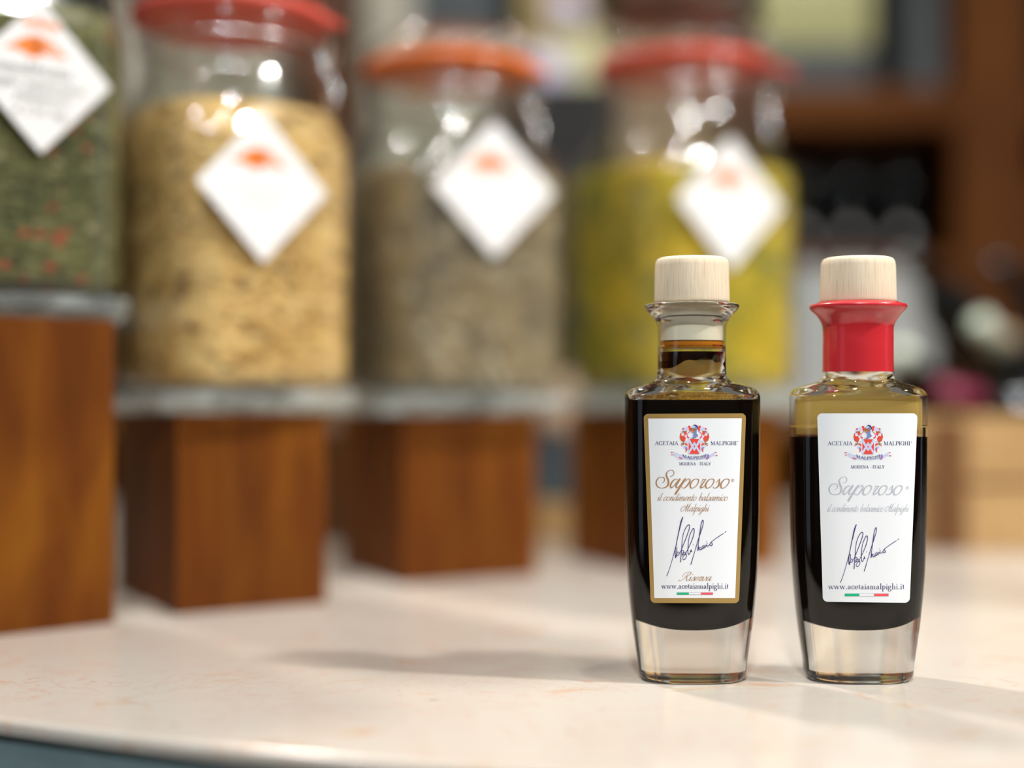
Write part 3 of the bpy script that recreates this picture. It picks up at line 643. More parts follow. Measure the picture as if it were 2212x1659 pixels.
def saporoso(ink, ox, oy, k, r_mark, wk=1.0):
    """traced at 11.06 x from the first bottle"""
    def T(p): return (ox + p[0] / 11.06 * k, oy + p[1] / 11.06 * k)
    o = lambda c: [(c + 130, 378, 12), (c + 60, 420, 26), (c + 5, 510, 38), (c + 10, 580, 36), (c + 50, 602, 16), (c + 130, 560, 18), (c + 195, 460, 26), (c + 195, 395, 26), (c + 130, 378, 12)]
    S = [
     [(525, 320, 8), (580, 308, 14), (618, 250, 20), (600, 190, 20), (545, 170, 10), (480, 195, 16), (438, 255, 34), (445, 330, 44), (475, 400, 46), (488, 470, 46), (470, 535, 38), (405, 585, 20), (310, 600, 12), (230, 568, 26), (192, 490, 34), (205, 415, 28), (255, 355, 18), (320, 338, 14), (380, 362, 24), (392, 410, 24), (370, 455, 16), (330, 483, 7)],
     [(700, 400, 16), (660, 385, 16), (590, 430, 30), (535, 530, 38), (545, 590, 30), (590, 570, 18), (660, 490, 16), (735, 390, 14)],
     [(760, 385, 40), (700, 480, 42), (665, 550, 40), (680, 590, 24), (720, 570, 12), (775, 510, 10), (850, 400, 12)],
     [(890, 382, 40), (830, 470, 44), (770, 560, 46), (710, 650, 46), (655, 735, 50)],
     [(800, 560, 12), (830, 598, 14), (880, 590, 22), (955, 510, 34), (1000, 430, 34), (990, 385, 22), (950, 385, 14), (890, 440, 12)],
     o(1005),
     [(1250, 490, 8), (1290, 440, 12), (1310, 385, 14), (1325, 400, 18), (1390, 390, 10)],
     [(1385, 392, 12), (1320, 470, 28), (1255, 560, 36), (1265, 592, 32), (1320, 570, 18), (1380, 510, 14)],
     o(1372),
     [(1620, 480, 8), (1665, 430, 14), (1712, 380, 16), (1705, 420, 26), (1700, 480, 42), (1685, 540, 40), (1630, 590, 20), (1575, 598, 14), (1555, 575, 18)],
     o(1735),
    ]
    for s in S: ink.curve([(*T(p), p[2] / 11.06 * k * wk) for p in s], None, 8)
    cx, cy_ = r_mark
    ink.ribbon([(cx + 3.2 * cos(a * pi / 8), cy_ + 3.2 * sin(a * pi / 8)) for a in range(17)], [.55] * 17, False)
    ink.line([(cx - 1, cy_ - 1.7), (cx - 1, cy_ + 1.7)], .6); ink.curve([(cx - 1, cy_ - 1.6, .5), (cx + 1.1, cy_ - .9, .5), (cx - .8, cy_, .5)], None); ink.line([(cx - .3, cy_), (cx + 1.2, cy_ + 1.7)], .6)

def flag(fn_at, parent, x0, y0, x1, y1):
    w3 = (x1 - x0) / 3
    for k, (m, l_) in enumerate((('green_ink', 'green stripe'), ('paper', 'white stripe'), ('coral_ink', 'red stripe'))):
        pass
    vs = []; fs = []; fm = []; mats = [M['navy_ink'], M['green_ink'], M['paper'], M['coral_ink']]
    def put(ink, lift, k):
        f = fn_at(lift); b = len(vs); vs.extend(f(x, y) for x, y in ink.v)
        for q in ink.f: fs.append(tuple(i + b for i in q)); fm.append(k)
    i = Ink(); i.rect(x0 - .35, y0 - .35, x1 + .35, y1 + .35); put(i, .008, 0)
    for k in range(3):
        i = Ink(); i.rect(x0 + w3 * k, y0, x0 + w3 * (k + 1), y1); put(i, .011, k + 1)
    mesh('italian_flag', vs, fs, None, parent, False, mats, fm)

BY = 48.0
def bottle_gold():
    BX = (1494.5 - CX) * BY / F
    t = thing('balsamic_bottle', 'small glass balsamic bottle with gold-bordered label and bare wooden stopper, left of the two', 'bottle', (BX, BY, 0))
    bottle_shell(t, [(11.05, 12.1)]); liquid(t, 9.40); stopper(t)
    inner_film('foam_film', t, 9.36, 9.66, M['film_foam'], .02)
    inner_film('stained_neck', t, 10.62, 11.1, M['film_dark'], .01, lambda x, y: 0.16 * sin(x * 3.0 - 1.4 + y) + 0.07 * sin(x * 9 + y * 5))
    inner_film('orange_film', t, 11.08, 11.5, M['film_orange'], .004)
    inner_film('amber_film', t, 10.1, 10.72, M['film_amber'], .02)
    at_ = lambda lift: label_map(BX, BY, lift)
    lb = panel('label', at_(.004), (1390, 894), (1611.5, 893), (1405.5, 1302.5), (1596.5, 1303), 10, M['gold_print'], t)
    lb['label'] = 'white paper label with a gold border'
    panel('label_face', at_(.0065), (1400, 904), (1602.5, 903.5), (1413.5, 1292), (1588, 1292), 0.8, M['paper'], lb)
    crest(lambda l: at_(l + .003), lb, -375.3, -0.6)
    f = at_(.0125)
    i = Ink(); write_serif(i, 'ACETAIA', 1415, 1465.5, 961, 7.6, 1.35, .5); write_serif(i, 'MALPIGHI', 1535, 1591.5, 961, 7.6, 1.35, .5)
    i.dot(1593.8, 954, .9); write_serif(i, 'MODENA - ITALY', 1467, 1536, 1004.6, 5.8, 1.1, .45); i.place('navy_lettering', f, M['navy_ink'], lb)
    i = Ink(); write_serif(i, 'www.acetaiamalpighi.it', 1429, 1574.5, 1271.5, 6.8, 1.5, .55, LOW); i.place('web_address', f, M['navy_ink'], lb)
    i = Ink(); saporoso(i, 1400, 1000, 1.0, (1582.7, 1037.5)); i.place('script_name', f, M['bronze_ink'], lb)
    i = Ink(); write_script(i, 'il condimento balsamico', 1419.5, 1571, 1081.3, 8.2, .42, 1.35, .5); write_script(i, 'Malpighi', 1473, 1530, 1104.5, 8.0, .42, 1.3, .5)
    write_script(i, 'Riserva', 1470, 1535, 1254.5, 8.8, .55, 1.7, .5); i.place('script_lettering', f, M['bronze_ink'], lb)
    i = Ink(); signature(i, 1420, 1100); i.place('signature', at_(.0155), M['pen_ink'], lb)
    flag(lambda l: at_(l + .003), lb, 1462.3, 1280.3, 1539.7, 1284.4)
bottle_gold()
def bottle_red():
    BX = (1853.5 - CX) * BY / F
    t = thing('balsamic_bottle', 'small glass balsamic bottle with red neck sleeve and plain white label, right of the two', 'bottle', (BX, BY, 0))
    bottle_shell(t, [(11.05, 12.1), (8.1, 9.56)]); liquid(t, 8.16); stopper(t, False)
    lathe('plug', [(.90, 11.1), (1.04, 11.2), (1.05, 12.64)], M['plug'], t, 64)
    inner_film('amber_film', t, 8.18, 9.80, M['film_amber'], .02)
    # thin shrink sleeve over neck and lip, a closed shell
    ko = [k for k in rows(OUT, 6) if k[0] >= 10.33]
    rr = [sec(a + .022, b + .022, 2.0, z) for z, a, b, n in ko]; rr.append(sec(1.30, 1.30, 2, 12.69))
    rr.append(sec(1.27, 1.27, 2, 12.665)); rr.append(sec(1.28, 1.28, 2, 12.645))
    rr += [sec(a + .006, b + .006, 2.0, z) for z, a, b, n in reversed(ko)]
    rr = [[(x * (1 + .004 * sin(z * 9 + 3 * math.atan2(y, x))), y * (1 + .004 * sin(z * 9 + 3 * math.atan2(y, x))), z) for x, y, z in r] if 8 < k < len(ko) - 12 else r for k, r in enumerate(rr)]
    rr.append(rr[0]); v, f = loft(rr, False, False); mesh('neck_sleeve', v, f, M['red_sleeve'], t, label='shiny red shrink sleeve around neck and lip')
    at_ = lambda lift: label_map(BX, BY, lift)
    lb = panel('label', at_(.005), (1765, 893), (1982, 893), (1777.5, 1300), (1965, 1302), 10.5, M['paper'], t)
    crest(lambda l: at_(l), lb, 0, 0)
    f = at_(.0095)
    i = Ink(); write_serif(i, 'ACETAIA', 1788, 1842, 961.6, 7.9, 1.35, .5); write_serif(i, 'MALPIGHI', 1909, 1966.5, 961.6, 7.9, 1.35, .5)
    i.dot(1968.8, 955, .9); write_serif(i, 'MODENA - ITALY', 1838, 1911, 1011.6, 6.2, 1.15, .45); i.place('navy_lettering', f, M['navy_ink'], lb)
    i = Ink(); write_serif(i, 'www.acetaiamalpighi.it', 1789.5, 1954.5, 1272.5, 7.0, 1.6, .55, LOW); i.place('web_address', f, M['navy_ink'], lb)
    i = Ink(); saporoso(i, 1773.5, 1014.5, 1.0, (1960, 1054)); i.place('script_name', f, M['silver_ink'], lb)
    i = Ink(); write_script(i, 'il condimento balsamico Malpighi', 1786, 1961.5, 1105, 8.2, .42, 1.2, .45); i.place('script_lettering', f, M['silver_ink'], lb)
    i = Ink(); signature(i, 1795.5, 1116.5, 0.985); i.place('signature', at_(.0125), M['pen_ink'], lb)
    flag(lambda l: at_(l), lb, 1825, 1282.5, 1919, 1287.8)
bottle_red()

# ------------------------------------------------------------------ wooden blocks and big clip-top jars
def block(label, near, yaw, wd, dp, h):
    """near: nearest vertical edge; yaw: turn of the front face away to the right"""
    t = thing('wooden_block', label, 'block', (near[0], near[1], 0), radians(yaw), 'stained wooden blocks under the jars')
    bm_obj('block_body', box_bm([(0, 0, 0, wd, dp, h)]), M['block'], t, False, 0.06, 2)
    return t
def merge_block(t):
    o = t.children[0]; return o
def sqr(hw, rc, blend, z, seg=96):
    """rounded square of half width hw, corner radius rc; blend 1 makes it a circle"""
    out = []
    for i in range(seg):
        t = 2 * pi * (i + .5) / seg; c, s = cos(t), sin(t); k = hw - rc
        ax, ay = abs(c), abs(s)
        # ray hits the flat or the corner arc
        if hw * ay / max(ax, 1e-9) <= k: r = hw / ax
        elif hw * ax / max(ay, 1e-9) <= k: r = hw / ay
        else:
            bq = k * (ax + ay); r = bq + sqrt(max(bq * bq - 2 * k * k + rc * rc, 0))
        r = r * (1 - blend) + hw * blend
        out.append((r * c, r * s, z))
    return out
JO = [(0.0, 4.15, 2.3, 0), (0.08, 4.4, 2.4, 0), (0.35, 4.62, 2.5, 0), (1.0, 4.68, 2.5, 0), (6, 4.7, 2.5, 0), (11.6, 4.7, 2.5, 0), (12.6, 4.64, 2.6, .05), (13.4, 4.5, 2.7, .2), (14.2, 4.32, 2.8, .5), (15.0, 4.15, 3, .8), (15.7, 4.03, 3.2, 1), (15.95, 4.16, 3.2, 1), (16.2, 4.03, 3.2, 1), (16.5, 4.15, 3.2, 1),
      (16.8, 4.02, 3.2, 1), (17.3, 4.05, 3.2, 1), (17.45, 4.3, 3.2, 1), (17.75, 4.38, 3.2, 1), (18.0, 4.3, 3.2, 1), (18.1, 4.1, 3.2, 1)]
JI = [(1.15, .3, .1, 1), (1.15, 3.3, 1.9, 0), (1.25, 4.0, 2.2, 0), (1.6, 4.3, 2.3, 0), (2.4, 4.38, 2.3, 0), (6, 4.4, 2.3, 0), (11.6, 4.4, 2.3, 0), (12.6, 4.34, 2.4, .05), (13.4, 4.2, 2.5, .2), (14.2, 4.02, 2.6, .5), (15.0, 3.85, 2.8, .8), (15.7, 3.75, 3, 1), (17.9, 3.75, 3, 1), (18.08, 3.9, 3, 1)]
def onion(ink, x, y, k):
    """the orange brush mark: a pointed bulb with long streaks"""
    ink.curve([(x - 6.4 * k, y + .6 * k, .5 * k), (x - 4.4 * k, y + .2 * k, 1.4 * k), (x - 2.5 * k, y - .2 * k, 3.4 * k), (x - .4 * k, y - .1 * k, 4.4 * k), (x + .6 * k, y, 3.4 * k), (x + 2.2 * k, y + .1 * k, .6 * k)], None)
    for a in (-2.0, -.9, .4):
        ink.curve([(x - .5 * k, y + a * k, 1.4 * k), (x + 3 * k, y + (a + .3) * k, .7 * k), (x + 5.6 * k, y + (a * .4 + .9) * k, .35 * k), (x + 7.0 * k, y + .7 * k, .3 * k)], None)
def jar(label, c, yaw, z, K, seal, fill, fill_m, fill_name, fill_label, card, written, clasp=-35, bw=1.0):
    t = thing('storage_jar', label, 'jar', (c[0], c[1], z), radians(yaw), 'clip-top glass storage jars')
    def wide(bl): return 1 + (bw - 1) * (1 - bl)
    S = lambda keys, sub: [sqr(a * K * wide(bl), rc * K * wide(bl), bl, zz * K) for zz, a, rc, bl in cat_rom(keys, sub)]
    ro = S(JO, 4); ri = S(JI, 4)[::-1]
    v, f = loft(ro + ri); nb = 96
    fm = [1 if max(v[i][2] for i in q) < 1.3 * K else 0 for q in f]
    mesh('glass_body', v, f, None, t, True, [M['jar_glass'], M['jar_base_glass']], fm)
    lathe('rubber_seal', [(4.05 * K, 18.05 * K), (4.5 * K, 18.05 * K), (4.62 * K, 18.2 * K), (4.66 * K, 18.36 * K), (4.62 * K, 18.54 * K), (4.5 * K, 18.6 * K), (4.05 * K, 18.6 * K)], seal, t, 64)
    lathe('glass_lid', [(3.7 * K, 18.2 * K), (3.7 * K, 18.63 * K), (4.42 * K, 18.64 * K), (4.5 * K, 18.9 * K), (4.48 * K, 19.2 * K), (4.3 * K, 19.4 * K), (4.0 * K, 19.55 * K), (3.6 * K, 20.0 * K), (3.4 * K, 20.2 * K), (3.1 * K, 20.2 * K), (2.9 * K, 20.0 * K), (2.0 * K, 19.9 * K), (.2 * K, 19.85 * K)], M['jar_glass'], t, 64)
    # wire bail: hoop under the rim, front clasp, loop over the lid, rear hinge
    bm = tube_bm([(4.22 * K * cos(2 * pi * k / 48), 4.22 * K * sin(2 * pi * k / 48), 16.95 * K) for k in range(49)], .1 * K)
    ca = radians(-90 + clasp)
    u = Vector((cos(ca), sin(ca), 0)); s = Vector((-sin(ca), cos(ca), 0)); Z = Vector((0, 0, 1))
    for q in (-1, 1):
        tube_bm([u * 4.3 * K + s * .9 * q * K + Z * 16.95 * K, u * 4.75 * K + s * .9 * q * K + Z * 15.3 * K, u * 4.8 * K + s * .7 * q * K + Z * 14.2 * K, u * 4.75 * K + Z * 13.9 * K], .11 * K, 8, bm)
        tube_bm([u * 4.7 * K + s * .8 * q * K + Z * 16.2 * K, u * 4.9 * K + s * .9 * q * K + Z * 18.0 * K, u * 4.6 * K + s * .9 * q * K + Z * 19.6 * K, u * 3.4 * K + s * .5 * q * K + Z * 20.3 * K, u * 3.1 * K + Z * 20.32 * K], .09 * K, 8, bm)
    bm_obj('wire_clasp', bm, M['wire'], t, True)
    tb = box_bm([(-.8 * K, -1.1 * K, 0, .8 * K, 0, .32 * K)]); bmesh.ops.transform(tb, matrix=Matrix.Translation((5.1 * K * cos(ca - .5), 5.1 * K * sin(ca - .5), 17.75 * K)) @ Matrix.Rotation(ca - .5 + pi / 2, 4, 'Z') @ Matrix.Rotation(radians(25), 4, 'X'), verts=tb.verts)
    bm_obj('seal_tab', tb, seal, t, False, .1 * K)
    # diamond card on the front face (local -y), centre and half size in cm
    cxl, czl, hh = card; y0 = -(4.72 * K * bw + .05)
    def fn(lift):
        return lambda px, py: (cxl + px, y0 - lift, czl - py)
    r = .12; vs = []
    for k, (ax, ay) in enumerate(((0, -1), (1, 0), (0, 1), (-1, 0))):
        base = (ax * (hh - r * 1.414), ay * (hh - r * 1.414)); a0 = math.atan2(ay, ax)
        for j in range(-3, 4): vs.append((base[0] + r * cos(a0 + j * pi / 12), base[1] + r * sin(a0 + j * pi / 12)))
    n = len(vs); V = [(cxl + x, y0 - .03, czl - y) for x, y in vs] + [(cxl + x, y0, czl - y) for x, y in vs]
    Fc = [tuple(range(n)), tuple(range(2 * n - 1, n - 1, -1))] + [(i, (i + 1) % n, n + (i + 1) % n, n + i) for i in range(n)]
    lb = mesh('label', V, Fc, M['card'], t, False, label='white diamond-shaped card label')
    k = hh / 3.35
    i = Ink(); onion(i, -.25 * k, -1.18 * k, .205 * k); i.place('orange_motif', fn(.04), M['orange_ink'], lb)
    if written:
        i = Ink(); write_script(i, 'barbieri', -.78, .8, -1.98, .24, .2, .075, .045); i.place('maker_name', fn(.04), M['orange_ink'], lb)
        i = Ink(); write_script(i, 'arrabbiata', -2.0, 1.35, -.02, .27, .15, .075, .055); write_script(i, 'aglio peperoncino', -2.05, 1.95, .52, .21, .15, .045, .035)
        write_script(i, 'prezzemolo', -1.15, 1.3, 1.02, .20, .15, .045, .035); write_script(i, 'e 3 50 /hg', -1.2, 1.1, 1.62, .2, .15, .045, .035)
        i.place('handwriting', fn(.04), M['grey_pen'], lb)
    else:
        i = Ink()                       # the lines are too blurred to read: plain pen waves
        for row, (hw_, yy) in enumerate(((1.25, .15), (.85, .7))):
            i.curve([(hw_ * k * (q / 9 - 1), (yy + (.07 if q % 2 else -.07) * (1 + .5 * sin(q * 2.3 + row))) * k, .045) for q in range(19)], None)
        i.place('handwriting', fn(.04), M['faint_pen'], lb)
    # the food inside, filled to a height
    ks = [q for q in cat_rom(JI, 4) if q[0] < fill]; z_last = min(cat_rom(JI, 8), key=lambda q: abs(q[0] - fill))
    rr = [sqr((a - .06) * K * wide(bl), rc * K * wide(bl), bl, (zz + .04) * K) for zz, a, rc, bl in ks]; zw = wide(z_last[3]); z_last = (z_last[0], z_last[1] * zw, z_last[2] * zw, z_last[3])
    rr.append(sqr((z_last[1] - .12) * K, z_last[2] * K, z_last[3], fill * K))
    for s_, dz in ((.8, .12), (.5, .05), (.2, .1)): rr.append([(x * s_, y * s_, fill * K + dz + .12 * noise.noise(Vector((x * s_, y * s_, K)))) for x, y, zz in sqr((z_last[1] - .1) * K, z_last[2] * K, z_last[3], fill * K)])
    v, f = loft(rr)
    o = mesh(fill_name, v, f, fill_m, None); tag(o, fill_label, 'food', None, 'stuff'); o.location = W(c[0], c[1], z); o.rotation_euler = (0, 0, radians(yaw))
    return t

block('tall stained wooden block at far left, carrying the jar of green herbs', (-29.05, 49.0), 40.5, 16.3, 9, 12.72)
block('squat stained wooden block under the jar of golden grain', (-14.55, 61.8), 31, 7.0, 9.4, 8.75)
block('squat stained wooden block under the jar of grey-brown mix', (-5.53, 71.9), 28, 7.7, 8.4, 8.62)
block('squat stained wooden block behind the gold-labelled bottle, under the yellow-green jar', (7.1, 76.6), 26, 8.8, 8.3, 8.70)
jar('big square jar of green dried herbs with a handwritten diamond label, far left', (-22.3, 61.8), 45, 12.73, 1.0, M['seal_red'], 13.3, M['herbs'], 'dried_herbs', 'green dried herbs with red flecks inside the far left jar', (-.45, 9.85, 3.15), True, 60)
jar('clip-top jar of golden grain with a red rubber seal', (-13.2, 66.9), 41, 8.76, 1.0, M['seal_red'], 13.9, M['grain'], 'dry_grain', 'golden dry grain filling the second jar from the left', (-1.3, 9.9, 3.3), False, 45, 1.05)
jar('clip-top jar of grey-brown dry mix with an orange rubber seal', (-3.35, 76.8), 28, 8.63, 1.0, M['seal_orange'], 12.7, M['mix'], 'dry_mix', 'grey-brown dry mix filling the jar with the orange seal', (-.15, 11.35, 3.45), False, 50, 1.16)
jar('clip-top jar of yellow-green dry mix with a red seal, behind the gold-labelled bottle', (9.7, 81.2), 30, 8.71, 1.06, M['seal_red'], 12.6, M['yellow'], 'soup_mix', 'yellow and green dry mix filling the jar behind the bottles', (-1.0, 11.1, 3.55), False, 55, 1.12)

# a round jar standing on the lid of the fourth jar
def top_jar():
    z = 8.71 + 20.2 * 1.06 + .02
    t = thing('round_jar', 'dark filled round jar standing on the lid of the yellow-green jar', 'jar', (9.6, 81.2, z))
    lathe('glass_body', [(4.1, 0), (4.6, .15), (4.8, .6), (4.85, 2), (4.85, 11), (4.5, 12.2), (3.9, 12.8), (3.9, 14), (3.6, 14), (3.6, 12.7), (4.2, 12), (4.55, 10.9), (4.55, 1.4), (4.2, 1.0), (.1, .9)], M['jar_glass'], t)
    lathe('lid', [(3.95, 13.3), (4.1, 13.35), (4.1, 14.4), (3.9, 14.6), (.1, 14.65)], M['dark_panel'], t)
    o = lathe('dry_beans', [(.1, 1.0), (4.1, 1.1), (4.45, 1.5), (4.45, 10), (4.3, 10.4), (.2, 10.7)], M['darkmix'], None)
    tag(o, 'dark dry mix inside the jar stacked on top of another jar', 'food', None, 'stuff'); o.location = W(9.6, 81.2, z)
top_jar()

# ------------------------------------------------------------------ shelving unit far behind
def shelf_unit():
    t = thing('shelf_unit', 'tall reddish-brown wooden shelving unit standing behind the counter', 'shelf', (0, 145, -90))
    for k, (x0, x1) in enumerate(((-22, -17), (45.5, 53))):
        bm_obj('post', box_bm([(x0, 0, 0, x1, 4, 190)]), M['shelf_wood'], t, False, .3)
    bm_obj('post', box_bm([(88, 0, 0, 93, 4, 190)]), M['shelf_wood'], t, False, .3)
    bm_obj('post', box_bm([(-75, 0, 0, -70, 4, 190)]), M['shelf_wood'], t, False, .3)
    bm_obj('post', box_bm([(21.5, 0, 0, 24.5, 34, 190)]), M['shelf_wood'], t, False, .2)
    for z in (20, 62, 98, 112.0, 127.3, 170):
        bm_obj('shelf_board', box_bm([(24.6, .5, z, 93, 33.9, z + (3.9 if z == 127.3 else 2))]), M['shelf_wood'], t, False, .2)
    for z in (20, 62, 90, 114, 170):
        bm_obj('shelf_board', box_bm([(-75, .5, z, 21.4, 33.9, z + 2)]), M['shelf_wood'], t, False, .2)
    bm_obj('side_panel', box_bm([(45.8, 2, 60, 93, 3.4, 122)]), M['shelf_wood'], t, False, .2)
    bm_obj('back_panel', box_bm([(-75, 34, 0, 93, 35, 190)]), M['dark_panel'], t)
shelf_unit()

def pouch(name, label, cat, loc, wd, h, th, m, group=None, rz=0, tilt=0):
    """a filled bag: swollen middle, crimped flat top"""
    bm = bmesh.new(); nx, nz = 12, 14; grid = []
    for side in (-1, 1):
        g = []
        for j in range(nz + 1):
            zz = j / nz; row = []
            for i in range(nx + 1):
                u = i / nx * 2 - 1
                prof = min(1, (1 - zz) / .28) ** .6 * min(1, .55 + zz * 2.5)
                y = side * th / 2 * max(1 - abs(u) ** 2.6, 0) ** .6 * prof + side * .04
                y += .12 * noise.noise(Vector((u * 2.3, zz * 4, side * 3 + wd)))
                row.append(bm.verts.new((u * wd / 2 * (1 - .04 * prof), y, zz * h)))
            g.append(row)
        grid.append(g)
    for s, g in enumerate(grid):
        for j in range(nz):
            for i in range(nx):
                q = (g[j][i], g[j][i + 1], g[j + 1][i + 1], g[j + 1][i]); bm.faces.new(q if s == 0 else q[::-1])
    a, b = grid
    for i in range(nx): bm.faces.new((a[nz][i], a[nz][i + 1], b[nz][i + 1], b[nz][i])); bm.faces.new((a[0][i + 1], a[0][i], b[0][i], b[0][i + 1]))
    for j in range(nz): bm.faces.new((a[j][0], a[j + 1][0], b[j + 1][0], b[j][0])); bm.faces.new((a[j + 1][nx], a[j][nx], b[j][nx], b[j + 1][nx]))
    o = bm_obj(name, bm, m, None, True); o.location = W(*loc); o.rotation_euler = (tilt, 0, rz); tag(o, label, cat, group); return o
def carton(name, label, cat, loc, wd, dp, h, m, rz=0, group=None):
    o = bm_obj(name, box_bm([(-wd / 2, -dp / 2, 0, wd / 2, dp / 2, h)]), m, None, False, .15); o.location = W(*loc); o.rotation_euler = (0, 0, rz); tag(o, label, cat, group); return o
SH = 127.3 - 90 + 3.9      # top of the upper shelf above the counter
S2 = 112.0 - 90 + 2; S1 = 98 - 90 + 2
# upper shelf
for k, x in enumerate((27.4, 31.4, 35.4)):
    carton('tea_box', ('slate grey box on the upper shelf, first from the yellow packets\' left end', 'slate grey box on the upper shelf, middle one under the yellow packets', 'slate grey box on the upper shelf, nearest the wooden post')[k], 'box', (x, 151, SH), 3.9, 6, 4.6, M['grey_pack'], 0, 'slate boxes on the upper shelf')
for k, x in enumerate((26.9, 29.4, 31.9, 34.4, 36.9)):
    pouch('pasta_packet', ('pale yellow-green packet at the left end of the row, top right of the photo', 'pale yellow-green packet, second from the left in the row, top right', 'pale yellow-green packet in the middle of the row, top right', 'pale yellow-green packet, fourth from the left in the row, top right', 'pale yellow-green packet at the right end of the row, top right')[k], 'packet', (x, 151, SH + 4.62), 2.4, 15, 2.6, M['yellow_pack'], 'pale yellow packets on the upper shelf')
carton('storage_box', 'greyish box beside the wooden post on the upper shelf', 'box', (43.0, 152, SH), 3.6, 8, 14, M['grey_pack'])
SL = 114 + 2 - 90 + .02
pouch('grain_packet', 'tall tan packet between the orange-sealed and yellow-green jars, cut by the top edge', 'packet', (4.8, 154.5, SL), 8.5, 33, 3, M['tan_pack'])
carton('storage_box', 'tall dark box rising behind the lid of the orange-sealed jar', 'box', (-6.0, 158, SL), 9.5, 8, 32, M['grey_pack'])
pouch('grain_packet', 'tall cream packet behind the orange-sealed jar, next to the dark shelf post', 'packet', (-13.6, 154.5, SL), 6.5, 30, 3, M['cream_pack'])
pouch('spice_packet', 'pale yellow packet in front of the tan one, between the two middle jars', 'packet', (6.6, 149, SL), 6.0, 21.5, 2.6, M['yellow_pack'])
for k, (x, z, rr_) in enumerate(((2.95, 41.2, 2.8), (5.5, 48.2, 2.0))):  # added balls on cords imitate two blurred lilac reflections
    t = thing('glint_ball', ('larger added lilac ball in place of a blurred reflection, between the two middle jars', 'smaller added lilac ball in place of a blurred reflection, near the top edge')[k], 'added glint', (x, 142.5, z), 0, 'added lilac balls in place of blurred reflections')
    lathe('ball', [(max(rr_ * sin(pi * q / 20), .01), -rr_ * cos(pi * q / 20)) for q in range(21)], M['lilac_glint'], t, 32)
    bm_obj('added_cord', tube_bm([(0, 0, rr_ * .98), (0, 0, 81.9 - z), (0, 2.0, 82.15 - z), (0, 5, 82.15 - z)], .06), M['wire'], t, True)
for k, x in enumerate((-12.6, -6.7, -.8)):
    pouch('flour_packet', ('cream packet seen through the glass of the orange-sealed jar, left one', 'cream packet seen through the glass of the orange-sealed jar, middle one', 'cream packet seen through the glass of the orange-sealed jar, right one')[k], 'packet', (x, 149, SL), 5.8, 20.5, 3.2, M['cream_pack'], 'cream packets on the shelf')
for k, x in enumerate((-39.5, -33.2, -26.9)):
    pouch('flour_packet', ('cream packet behind the golden grain jar\'s neck, left one', 'cream packet behind the golden grain jar\'s neck, middle one', 'cream packet behind the golden grain jar\'s neck, nearest the dark post')[k], 'packet', (x, 149, SL), 6.0, 26, 3.2, M['cream_pack'], 'cream packets left of the dark post')
for k, x in enumerate((12.2, 18.0)):
    pouch('flour_packet', ('brown packet seen through the neck of the yellow-green jar, left one', 'brown packet seen through the neck of the yellow-green jar, right one')[k], 'packet', (x, 149, SL), 5.7, 22, 3.2, M['beige_paper'], 'brown packets on the shelf')

def wine_bottle(label, loc, rot, cap, cap_label, group=None, lab=None, k=1.0):
    t = thing('wine_bottle', label, 'bottle', loc, 0, group); t.rotation_euler = rot
    lathe('glass_body', [(2.6 * k, .2 * k), (3.3 * k, 0), (3.65 * k, .4 * k), (3.7 * k, 1.2 * k), (3.7 * k, 17 * k), (3.5 * k, 19 * k), (2.6 * k, 21 * k), (1.7 * k, 23 * k), (1.4 * k, 25 * k), (1.35 * k, 29.5 * k), (.3 * k, 29.6 * k)], M['dark_glass'], t)
    lathe('foil_cap', [(1.43 * k, 24.8 * k), (1.43 * k, 29.4 * k), (1.3 * k, 29.8 * k), (.2 * k, 29.85 * k)], cap, t, label=cap_label)
    if lab: lathe('paper_label', [(3.73 * k, 5 * k), (3.73 * k, 13 * k)], lab, t, cap0=False, cap1=False)
    return t
for k, px in enumerate((1725, 1830, 1940)):
    x = at(px, 0, 152)[0]
    wb_ = wine_bottle(('dark bottle in the black shelf bay, half hidden by the yellow-green jar', 'dark bottle in the middle of the black shelf bay', 'dark bottle in the black shelf bay, nearest the wooden post')[k], (x, 152, S2 + .02), (0, 0, 0), M['dark_glass'], None, 'dark bottles in the shelf bay', None, .43)
    lathe('glint_disc', [(.02, 0), (.72, .02), (.72, .1), (.02, .16)], M['card'], wb_, 24, label='small pale disc added to imitate a lamp glint').matrix_local = Matrix.Translation((0, -.0159, .026)) @ Matrix.Rotation(pi / 2, 4, 'X')  # pale disc stands in for a lamp glint on the dark glass

# low bench between counter and shelves with a pale carton
def bench():
    t = thing('side_table', 'low wooden table behind the counter, mostly hidden by crates', 'table', (0, 0, -90))
    bm_obj('tabletop', box_bm([(-45, 129, 96, 75, 143, 98.2)]), M['crate_dark'], t, False, .2)
    for x, y in ((-43, 131), (70, 131), (-43, 139), (70, 139)): bm_obj('leg', box_bm([(x, y, 0, x + 4, y + 3, 96)]), M['crate_dark'], t)
bench()
carton('paper_carton', 'pale grey carton behind the red-sleeved bottle', 'box', (30.5, 136, 8.25), 16.5, 10, 13.2, M['pale_card'])
carton('paper_carton', 'small pale grey carton seen right beside the yellow-green jar', 'box', (25.5, 130.3, 8.25), 5.0, 2.4, 11.0, M['pale_card'])
carton('dark_carton', 'dark carton on the low table, between the two middle jars', 'box', (4.2, 136, 8.25), 12, 8, 30.5, M['dark_panel'])

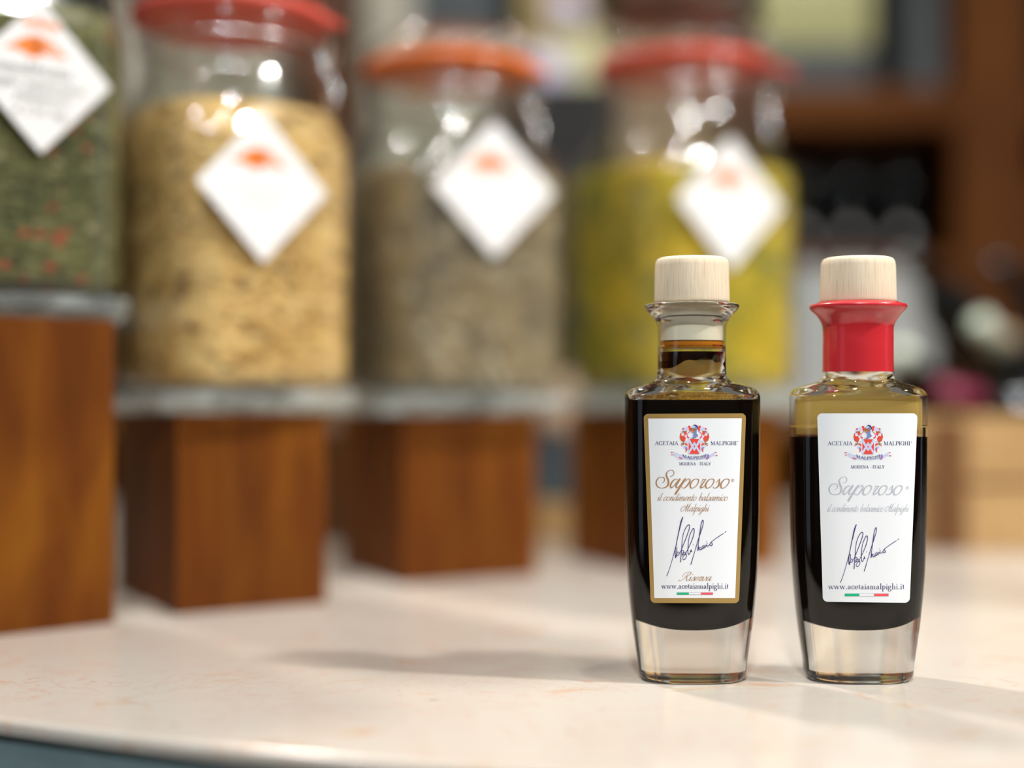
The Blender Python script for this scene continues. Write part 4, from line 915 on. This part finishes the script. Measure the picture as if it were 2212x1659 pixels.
# crates and small goods at the back of the counter
def crate(label, loc, wd, dp, h, rz, m, m2):
    t = thing('wooden_crate', label, 'crate', loc, rz, 'wooden crates at the back of the counter')
    bm_obj('front_board', box_bm([(0, 0, 0, wd, .9, h * .47)]), m, t, False, .08)
    bm_obj('front_board', box_bm([(0, 0, h * .52, wd, .9, h)]), m, t, False, .08)
    bm_obj('side_board', box_bm([(0, .95, 0, .9, dp - .95, h)]), m2, t, False, .08)
    bm_obj('side_board', box_bm([(wd - .9, .95, 0, wd, dp - .95, h)]), m2, t, False, .08)
    bm_obj('back_board', box_bm([(0, dp - .9, 0, wd, dp, h)]), m, t, False, .08)
    bm_obj('bottom_board', box_bm([(.95, .95, 0, wd - .95, dp - .95, .8)]), m2, t)
    for x in (3.4, wd - 6.2): bm_obj('batten', box_bm([(x, -.7, .0, x + 2.2, -.02, h - .3)]), m2, t, False, .06)
    return t
crate('pale wooden crate at the right edge, full of dark bottles', (22.3, 88, 0), 30, 30, 8.3, radians(-4), M['crate_wood'], M['crate_dark'])
carton('wooden_tray', 'low pale wooden tray between the two middle blocks', 'tray', (2.2, 98, 0), 12, 8, 2.4, M['crate_wood'])
carton('gift_box', 'navy and grey box on the pale tray between the two middle blocks', 'box', (2.4, 98.5, 2.42), 8.2, 6, 4.1, M['navy_pack'])
pouch('paper_packet', 'beige paper packet on the navy box, between the two middle blocks', 'packet', (2.6, 98.5, 6.54), 5.0, 4.6, 3.0, M['beige_paper'])
carton('gift_box', 'dark box between the second and third blocks', 'box', (-12.2, 97, 0), 7.5, 8, 6.4, M['crate_dark'])
pouch('paper_packet', 'beige paper packet on the dark box between the second and third blocks', 'packet', (-12.3, 97, 6.42), 4.6, 4.2, 3.0, M['beige_paper'])
# bottles lying in the crate
def lying(label, base, tip, k, cap, cl, lab=None):
    d = Vector(tip) - Vector(base); q = d.to_track_quat('Z', 'Y').to_euler()
    return wine_bottle(label, base, q, cap, cl, 'dark bottles lying in the crate', lab, k)
def lay(label, tip, d, cap, cl):
    d = Vector(d).normalized(); lying(label, Vector(tip) + d * 17.9, tip, .6, cap, cl)
lay('dark bottle lying lowest in the crate with a wine-red foil cap', (27.3, 91.8, 9.9), (.98, .05, -.22), M['foil_wine'], 'wine-red foil cap')
lay('dark bottle leaning out of the crate with a bright pale green foil cap', (30.5, 93, 14.5), (.64, .46, -.62), M['foil_green'], 'pale green foil cap')
lay('dark bottle at the right edge of the crate with a tan foil cap', (34.2, 99, 13.6), (.5, .8, -.3), M['foil_tan'], 'tan foil cap')
lay('dark bottle close to the red-sleeved neck with a small grey-green foil cap', (26.2, 96, 12.6), (.35, .85, -.4), M['foil_green'], 'grey-green foil cap')
lay('dark bottle with a black cap, uppermost left in the crate', (29, 104, 19.9), (.6, .6, -.53), M['dark_glass'], 'black cap')
lay('dark bottle with a black cap, uppermost right in the crate', (36, 106, 19.5), (.7, .5, -.5), M['dark_glass'], 'black cap')
